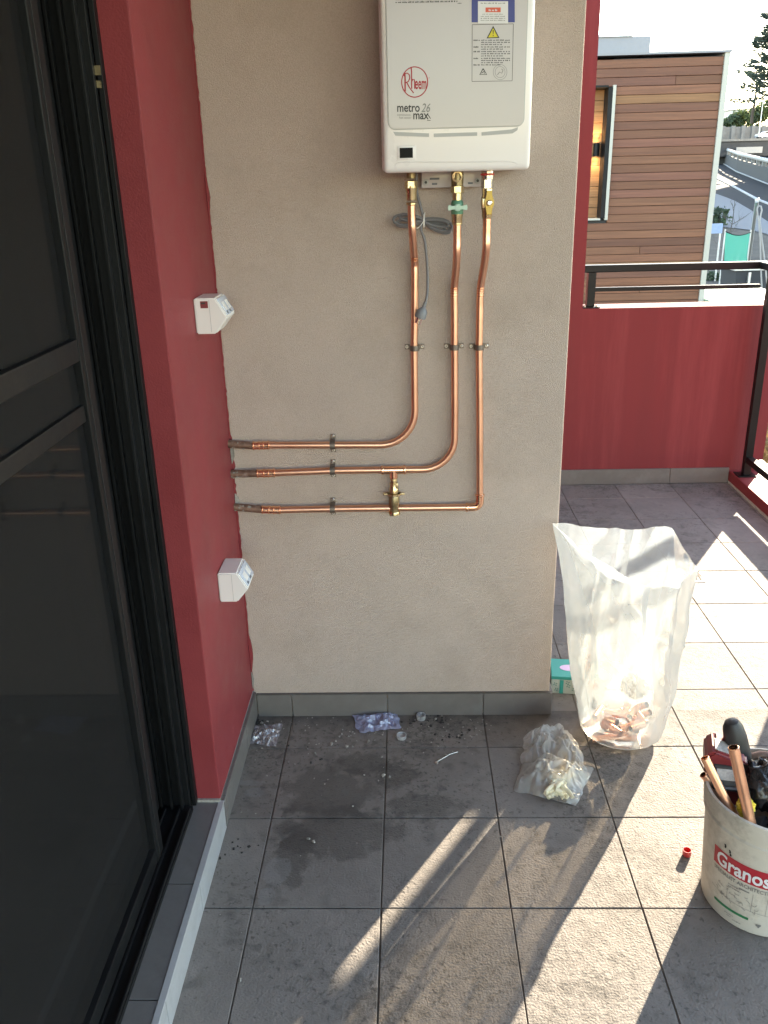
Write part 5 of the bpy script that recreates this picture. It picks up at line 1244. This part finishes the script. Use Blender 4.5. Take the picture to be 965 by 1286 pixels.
# ------------------------------------------------------------------ flat wrappers and caps by the wall
def wrapper(px, label, mat, sd_):
    cs = [AZ(u, v) for u, v in px]; c = sum(cs, Vector())/4
    m_ = sheet(cs, lambda s, t: 0.006*math.sin(PI*s)*math.sin(PI*t)+0.004, 46, 30, 0.017, sd_)
    o_ = m_.build('plastic_wrapper', mat, smooth=24, origin=(c.x, c.y, 0)); return tag(o_, label, 'wrapper')
wrapper([(452, 922), (504, 916), (499, 895), (443, 900)], 'crinkled bluish plastic wrapper lying against the wall skirting', 'wrap_blue', 2.2)
wrapper([(311, 934), (347, 940), (355, 911), (321, 913)], 'crinkled greyish clear wrapper lying in the corner by the red wall', 'wrap_clear', 6.1)
def cap(u, v, r, h_, mat, name, label, cat, tilt=(0, 0, 1)):
    p_ = AZ(u, v); m_ = MB(); m_.lathe([(r*0.92, 0.001), (r, 0.003), (r, h_), (r*0.88, h_), (r*0.88, 0.004)], p_, 24, axis=tilt, capb=True, capt=True); return tag(m_.build(name, mat, smooth=True, origin=tuple(p_)), label, cat)
cap(504.5, 927, 0.0155, 0.013, 'cap_clear', 'clear_bottle_top', 'small clear plastic cap lying open on the tiles beside blue wrapper', 'cap')
cap(529, 903, 0.0150, 0.016, 'cap_clear', 'clear_bottle_top', 'small clear plastic cap pushed against the wall skirting', 'cap')
cap(862.5, 1074, 0.0105, 0.017, 'plastic_red', 'red_cap', 'small red plastic pipe cap standing on the sunlit tiles', 'cap')
def lump(p_, r, mat, seed, name, label, cat, group, flat=0.7):
    m_ = MB(); bmesh.ops.create_icosphere(m_.bm, subdivisions=1, radius=1.0)
    for v in m_.bm.verts:
        k = 0.85+0.9*noise.noise(v.co*1.7+Vector((seed*3.3, 0, 0))); v.co = v.co*k*r; v.co.z = v.co.z*flat+r*flat*0.6
    return tag(m_.build(name, mat, origin=(0, 0, 0), local=True), label, cat, group), p_
crs = [(417, 935, .006), (422, 931, .0045), (436, 938, .0055), (443, 938, .004), (396, 947, .0055), (427, 926, .0045), (463, 932, .006), (482, 975, .0075), (489, 977, .005), (549, 958, .005), (547, 904, .006), (555, 900, .0045), (563, 910, .004), (329, 909, .0065), (336, 907, .006), (444, 1013, .004), (480, 951, .004), (560, 948, .0035), (302, 1232, .006), (388, 1054, .005), (394, 1058, .006), (576, 925, .004)]
for i, (u, v, r) in enumerate(crs):
    o_, _ = lump(None, r, 'crumb', i+1, 'mortar_crumb', 'small pale mortar crumb lying on the floor tiles', 'crumb', 'mortar crumbs on the tiles'); p_ = AZ(u, v); o_.location = (p_.x, p_.y, 0.0005)
m = MB(); rn = random.Random(12)
for _ in range(130):
    x = rn.uniform(0.02, 0.75); y = -0.02-abs(rn.gauss(0, 0.10)) if rn.random() < 0.75 else rn.uniform(-0.9, -0.05); s_ = rn.uniform(0.0007, 0.0022)
    m.obox((x, y, s_*0.6), (s_*2, s_*1.5, s_), Matrix.Rotation(rn.uniform(0, 3), 3, 'Z'))
tag(m.build('grit', 'crumb'), 'fine pale grit scattered over the tiles by the wall', 'grit', kind='stuff')
m = MB(); rn = random.Random(13)
for (u, v, n_, sp) in [(318, 908, 40, 0.02), (546, 905, 26, 0.03), (568, 922, 14, 0.03), (520, 905, 12, 0.02), (295, 1062, 10, 0.05), (400, 945, 6, 0.06)]:
    c_ = AZ(u, v)
    for _ in range(n_):
        x, y = rn.gauss(c_.x, sp), min(-0.014, rn.gauss(c_.y, sp*0.5)); x = max(x, 0.014); s_ = rn.uniform(0.001, 0.0038); m.obox((x, y, s_*0.4), (s_*2, s_*1.6, s_*0.8), Matrix.Rotation(rn.uniform(0, 3), 3, 'Z'))
tag(m.build('dark_debris', 'crumb_dark'), 'dark crumbs of dirt scattered along the wall base', 'debris', kind='stuff')
nl = thing('bent_nail', tuple(AZ(549, 958)), 'thin bent wire tie lying on the dark tiles', 'wire')
MB().tube([AZ(549, 958)+Vector((0, 0, .004)), AZ(556, 954)+Vector((0, 0, .004)), AZ(565, 949)+Vector((0, 0, .005)), AZ(575, 945)+Vector((0, 0, .002))], 0.0013, 6).build('wire', 'screw_steel', nl)
MB().lathe([(0.005, 0), (0.005, 0.003), (0.002, 0.005)], AZ(548.5, 958.5), 10).build('head', 'screw_steel', nl)

# ------------------------------------------------------------------ tissue box behind the corner
c_ = AZ(706, 874); tb0 = Vector((1.045, 0.155, 0))
tx = thing('tissue_box', tuple(tb0), 'teal and cream tissue box with leaf print behind the plastic bag', 'tissue box', rz=-0.12)
MB().box(-0.085, 0.085, -0.055, 0.055, 0.0005, 0.052, bev=0.001).build('lower_box', 'tissue_cream', tx, local=True)
MB().box(-0.0855, 0.0855, -0.0555, 0.0555, 0.0525, 0.064, bev=0.001).build('lid', 'tissue_teal', tx, local=True)
m = MB().box(-0.058, -0.046, -0.0562, -0.0551, 0.001, 0.051).build('stripe', 'tissue_teal', tx, local=True)
m = MB(); rn = random.Random(6)
for (a_, b_) in [(-0.072, 0.035), (-0.068, 0.015), (-0.030, 0.03), (-0.012, 0.018), (0.01, 0.035), (-0.033, 0.042), (0.035, 0.02), (0.055, 0.036), (0.07, 0.012)]:
    for k in range(4):
        an = k*PI/2+0.5; m.bm.faces.new([m.bm.verts.new((a_+0.008*f*math.cos(an)-w_*math.sin(an), -0.0558, b_+0.008*f*math.sin(an)+w_*math.cos(an))) for f, w_ in ((0.15, 0), (0.6, 0.002), (1, 0), (0.6, -0.002))])
m.build('leaf_print', 'leaf_print', tx, local=True)
m = MB(); m.lathe([(0.024, 0), (0.024, 0.0008)], (-0.02, 0.0, 0.0642), 24); o_ = m.build('opening', 'pink_print', tx, local=True); o_.scale = (1.3, 0.8, 1)

# ------------------------------------------------------------------ floor drain by the bag
p_ = AZ(868, 725)
fd = thing('floor_drain', (p_.x, p_.y, 0), 'small bright metal floor drain grate set in the sunlit tiles', 'drain')
MB().box(p_.x-0.05, p_.x+0.05, p_.y-0.05, p_.y+0.05, 0.0006, 0.0026, bev=0.0005).build('plate', 'chrome', fd)
for k in range(5): MB().box(p_.x-0.032+k*0.016-0.004, p_.x-0.032+k*0.016+0.004, p_.y-0.036, p_.y+0.036, 0.0027, 0.0031).build('slot', 'crumb_dark', fd)

# ------------------------------------------------------------------ bucket with pipes and tools
BX, BY = 1.297, -0.737
bu = thing('bucket', (BX, BY, 0), 'dirty white paint bucket with a red and green printed label, full of tools', 'bucket')
def br_at(z): return 0.124+(0.1425-0.124)*z/0.305
m = MB(); m.lathe([(0.110, 0.0), (0.120, 0.001), (0.124, 0.006), (br_at(0.24), 0.24), (br_at(0.243)+0.004, 0.243), (br_at(0.25)+0.0045, 0.249), (br_at(0.25)+0.001, 0.253), (br_at(0.262)+0.001, 0.262), (br_at(0.264)+0.005, 0.265), (br_at(0.3)+0.006, 0.300), (br_at(0.3)+0.004, 0.305), (br_at(0.3)-0.002, 0.306), (br_at(0.3)-0.003, 0.300), (br_at(0.2)-0.003, 0.20), (0.120, 0.012)], (BX, BY, 0), 72); m.build('shell', 'bucket_white', bu, smooth=True)
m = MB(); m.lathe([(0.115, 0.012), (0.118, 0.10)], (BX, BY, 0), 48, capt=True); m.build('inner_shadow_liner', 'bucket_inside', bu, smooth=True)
# printed label: a0 is the angle of the label's left edge, seen from the camera side
A0 = R(196)
def CYL(off):
    def f(a_, b_):
        an = A0+a_/0.132; r_ = br_at(b_)+off; return Vector((BX+r_*math.cos(an), BY+r_*math.sin(an), b_))
    return f
def cband(s0, s1, z0, z1, off, nseg=24, slant=0.0):
    m_ = MB(); f = CYL(off); m_.noflip = True
    m_.grid(lambda s, t: f(s0+(s1-s0)*s, z0+(z1-z0)*t+slant*(1-s) * (0 if t < .5 else 0)), nseg, 2); return m_
cband(0.000, 0.30, 0.142, 0.188, 0.0006, 40).build('red_band', 'print_red', bu)
m = MB(); f1 = CYL(0.0016); text(m, 'Granosite', 0.050, lambda a_, b_: f1(0.010+a_, 0.1485+b_), sx=0.80, bold=0.0012)
m.build('brand_print', 'print_white', bu)
m = MB(); f2 = CYL(0.0012); text(m, 'SPECIALIST ARCHITECTURAL COATINGS', 0.0135, lambda a_, b_: f2(0.004+a_, 0.127+b_), sx=0.86, bold=0.0002)
rn = random.Random(2)
for z_ in (0.116, 0.1095): dashes(m, 0.045*1000, 0.075*1000, z_*1000, 3.2, rn, fn=lambda u, v: f2(u/1000, v/1000+0.0))
for k in range(26):
    a_ = 0.012+rn.uniform(0, 0.095); b_ = rn.uniform(0.068, 0.105)
    stroke(m, [(a_, b_), (a_+rn.uniform(.002, .008), b_+rn.uniform(-.006, .006)), (a_+rn.uniform(.004, .012), b_+rn.uniform(-.006, .006))], 0.0011, f2)
for a_, b_ in (((0.0, 0.078), (0.045, 0.070)), ((0.045, 0.098), (0.045, 0.070)), ((0.045, 0.070), (0.16, 0.066)), ((0.10, 0.118), (0.10, 0.067)), ((0.13, 0.118), (0.13, 0.067))): stroke(m, [(a_[0]+(b_[0]-a_[0])*k/8, a_[1]+(b_[1]-a_[1])*k/8) for k in range(9)], 0.0007, f2)
stroke(m, [(0.070+0.022*k/6, 0.1185) for k in range(7)], 0.003, f2)
for k in range(5): stroke(m, [(0.115, 0.035), (0.122+0.001*k, 0.028+0.002*k)], 0.003, f2)
for z_, s0, s1 in ((0.031, 44, 66), (0.0255, 50, 62), (0.021, 64, 84)): dashes(m, s0, s1, z_*1000, 2.6, rn, fn=lambda u, v: f2(u/1000, v/1000))
m.build('label_print', 'print_grey', bu)
cband(0.012, 0.098, 0.0395, 0.0465, 0.0007, 20).build('green_bar', 'print_green', bu)
m = MB(); 
for s_ in (1,):
    pts = [Vector((BX+(br_at(.27)+0.010)*math.cos(R(a_)), BY+(br_at(.27)+0.010)*math.sin(R(a_)), 0.272-0.16*math.sin(R(max(0, min(180, (a_+70)))))) ) for a_ in range(-70, 111, 9)]
    m.tube(pts, 0.0022, 6)
m.build('wire_handle', 'galv', bu, smooth=True)
# smears of dirt on the shell
m = MB(); f3 = CYL(0.0008)
for (a_, b_, L_) in [(0.028, 0.212, 0.010), (0.04, 0.205, 0.008), (0.042, 0.196, 0.006)]:
    stroke(m, [(a_, b_), (a_+0.002, b_-L_*0.5), (a_+0.001, b_-L_)], 0.004, f3)
m.build('smear', 'crumb_dark', bu)
# copper pipes standing in the bucket
def bpipe(p_top, p_bot, r, label):
    a_, b_ = Vector(p_top), Vector(p_bot); t = thing('copper_tube', tuple(b_), label, 'pipe', 'copper tubes standing in the bucket')
    d = (b_-a_).normalized(); m_ = MB(); m_.tube([a_, a_+d*0.004, b_], [r, r, r], 18, cap=False); m_.build('tube', 'copper', t, smooth=True)
    m_ = MB(); m_.tube([a_+d*0.010, a_+d*0.014], r*0.97, 18); m_.build('dark_bore', 'crumb_dark', t)
    m_ = MB(); m_.lathe([(r, 0), (r*1.01, 0.0006), (r*0.86, 0.0012), (r*0.86, -0.004)], a_, 18, axis=-d, capb=False, capt=False); m_.build('cut_rim', 'copper_bright', t, smooth=True)
def BPT(u, v, y): return AY(u, v, y)
bpipe(BPT(921.5, 939, -0.80), BPT(953, 1038, -0.845)+Vector((0.012, 0.01, -0.08)), 0.0112, 'thick copper tube leaning upright in the bucket beside the red tool')
bpipe(BPT(885.5, 952, -0.74), BPT(929, 1032, -0.80)+Vector((0.03, 0.0, -0.07)), 0.0095, 'copper tube leaning over the bucket rim above a shorter tube')
bpipe(BPT(883.5, 973, -0.70), BPT(914, 1010, -0.72)+Vector((0.05, 0.0, -0.06)), 0.0085, 'short copper tube low against the bucket rim')
# red power tool with dark grip
tp = BPT(915, 935, -0.66)
tl = thing('power_tool', (tp.x, tp.y, 0.24), 'dark red power tool with a rounded black grip standing in the bucket', 'tool')
rz_ = Matrix.Rotation(R(-14), 3, 'Z') @ Matrix.Rotation(R(8), 3, 'X')
zt = BPT(905, 925, -0.66).z
cb_ = Vector((BPT(913, 940, -0.66).x, -0.66, zt-0.105))
m = MB(); m.prism([(-0.010, -0.06), (-0.046, 0.03), (-0.049, 0.080), (-0.030, 0.098), (0.040, 0.075), (0.052, 0.02), (0.040, -0.06)], -0.035, 0.035, lambda a_, b_, d: Vector((a_, d, b_)))
bmesh.ops.bevel(m.bm, geom=list(m.bm.edges), offset=0.006, segments=3, affect='EDGES'); m.bm.transform(Matrix.Translation(cb_+Vector((0, 0, 0.0))) @ rz_.to_4x4()); m.build('housing', 'tool_red', tl, smooth=True)
g0 = BPT(929, 950, -0.66); g1 = BPT(919, 906, -0.655)
ax = (g1-g0).normalized(); Lg = (g1-g0).length
m = MB(); m.lathe([(0.026, -0.05), (0.026, 0.0), (0.0255, Lg*0.55), (0.022, Lg*0.85), (0.015, Lg*1.0), (0.006, Lg*1.05)], g0, 28, axis=ax); m.build('grip', 'tool_black', tl, smooth=True)
m = MB(); m.obox((-0.010, -0.008, 0.0925), (0.042, 0.034, 0.002), Matrix.Rotation(R(17), 3, 'Y'), bev=0.0005); m.bm.transform(Matrix.Translation(cb_) @ rz_.to_4x4()); m.build('rating_plate', 'tool_label', tl)
# black battery pack and packet
bc = BPT(914, 974, -0.69)
bt_ = thing('battery_pack', tuple(bc-Vector((0, 0, .06))), 'black battery pack with a grey label between the copper tubes', 'battery')
rb2 = Matrix.Rotation(R(-10), 3, 'Z') @ Matrix.Rotation(R(-28), 3, 'X')
MB().obox(bc, (0.075, 0.06, 0.06), rb2, bev=0.008, seg=3).build('case', 'tool_black', bt_, smooth=True)
MB().obox(bc+rb2 @ Vector((-0.008, -0.0308, 0.006)), (0.042, 0.001, 0.024), rb2).build('label_plate', 'tool_label', bt_)
MB().obox(bc+rb2 @ Vector((0.0, -0.031, -0.022)), (0.06, 0.004, 0.006), rb2, bev=0.001).build('latch', 'outlet_slot', bt_)
crumple('black_packet', tuple(BPT(955, 985, -0.72)), 0.056, 'packet_black', 'shiny black plastic packet stuffed in the bucket', 'packet', 8.8, 1.1, 180)
yt = crumple('yellow_glove', tuple(BPT(937, 1014, -0.79)), 0.019, 'yellow_rubber', 'scrap of yellow rubber glove between the copper tubes', 'glove', 5.5, 1.2)
pw = thing('pipe_wrench', tuple(BPT(966, 958, -0.64)), 'red handled wrench with a rusty copper coloured jaw in the bucket', 'tool')
MB().tube([BPT(940, 951, -0.63), BPT(955, 948, -0.63), BPT(975, 950, -0.63)], [0.008, 0.010, 0.010], 12).build('jaw', 'copper_dull', pw, smooth=True)
MB().tube([BPT(975, 948, -0.64), BPT(970, 985, -0.70), BPT(968, 1015, -0.72)], [0.011, 0.014, 0.013], 12).build('grip', 'tool_red', pw, smooth=True)
m = MB(); rn = random.Random(8)
for k in range(16):
    a_ = rn.uniform(0, 6.28); r_ = rn.uniform(0, 0.085); m.obox((BX+r_*math.cos(a_), BY+r_*math.sin(a_), rn.uniform(0.11, 0.20)), (rn.uniform(.03, .08), rn.uniform(.02, .05), rn.uniform(.02, .06)), Matrix.Rotation(rn.uniform(0, 3), 3, 'Z') @ Matrix.Rotation(rn.uniform(-.6, .6), 3, 'X'), bev=0.004)
tag(m.build('tool_jumble', 'tool_black', smooth=True), 'jumble of dark tools and scraps filling the bucket', 'tools', kind='stuff')
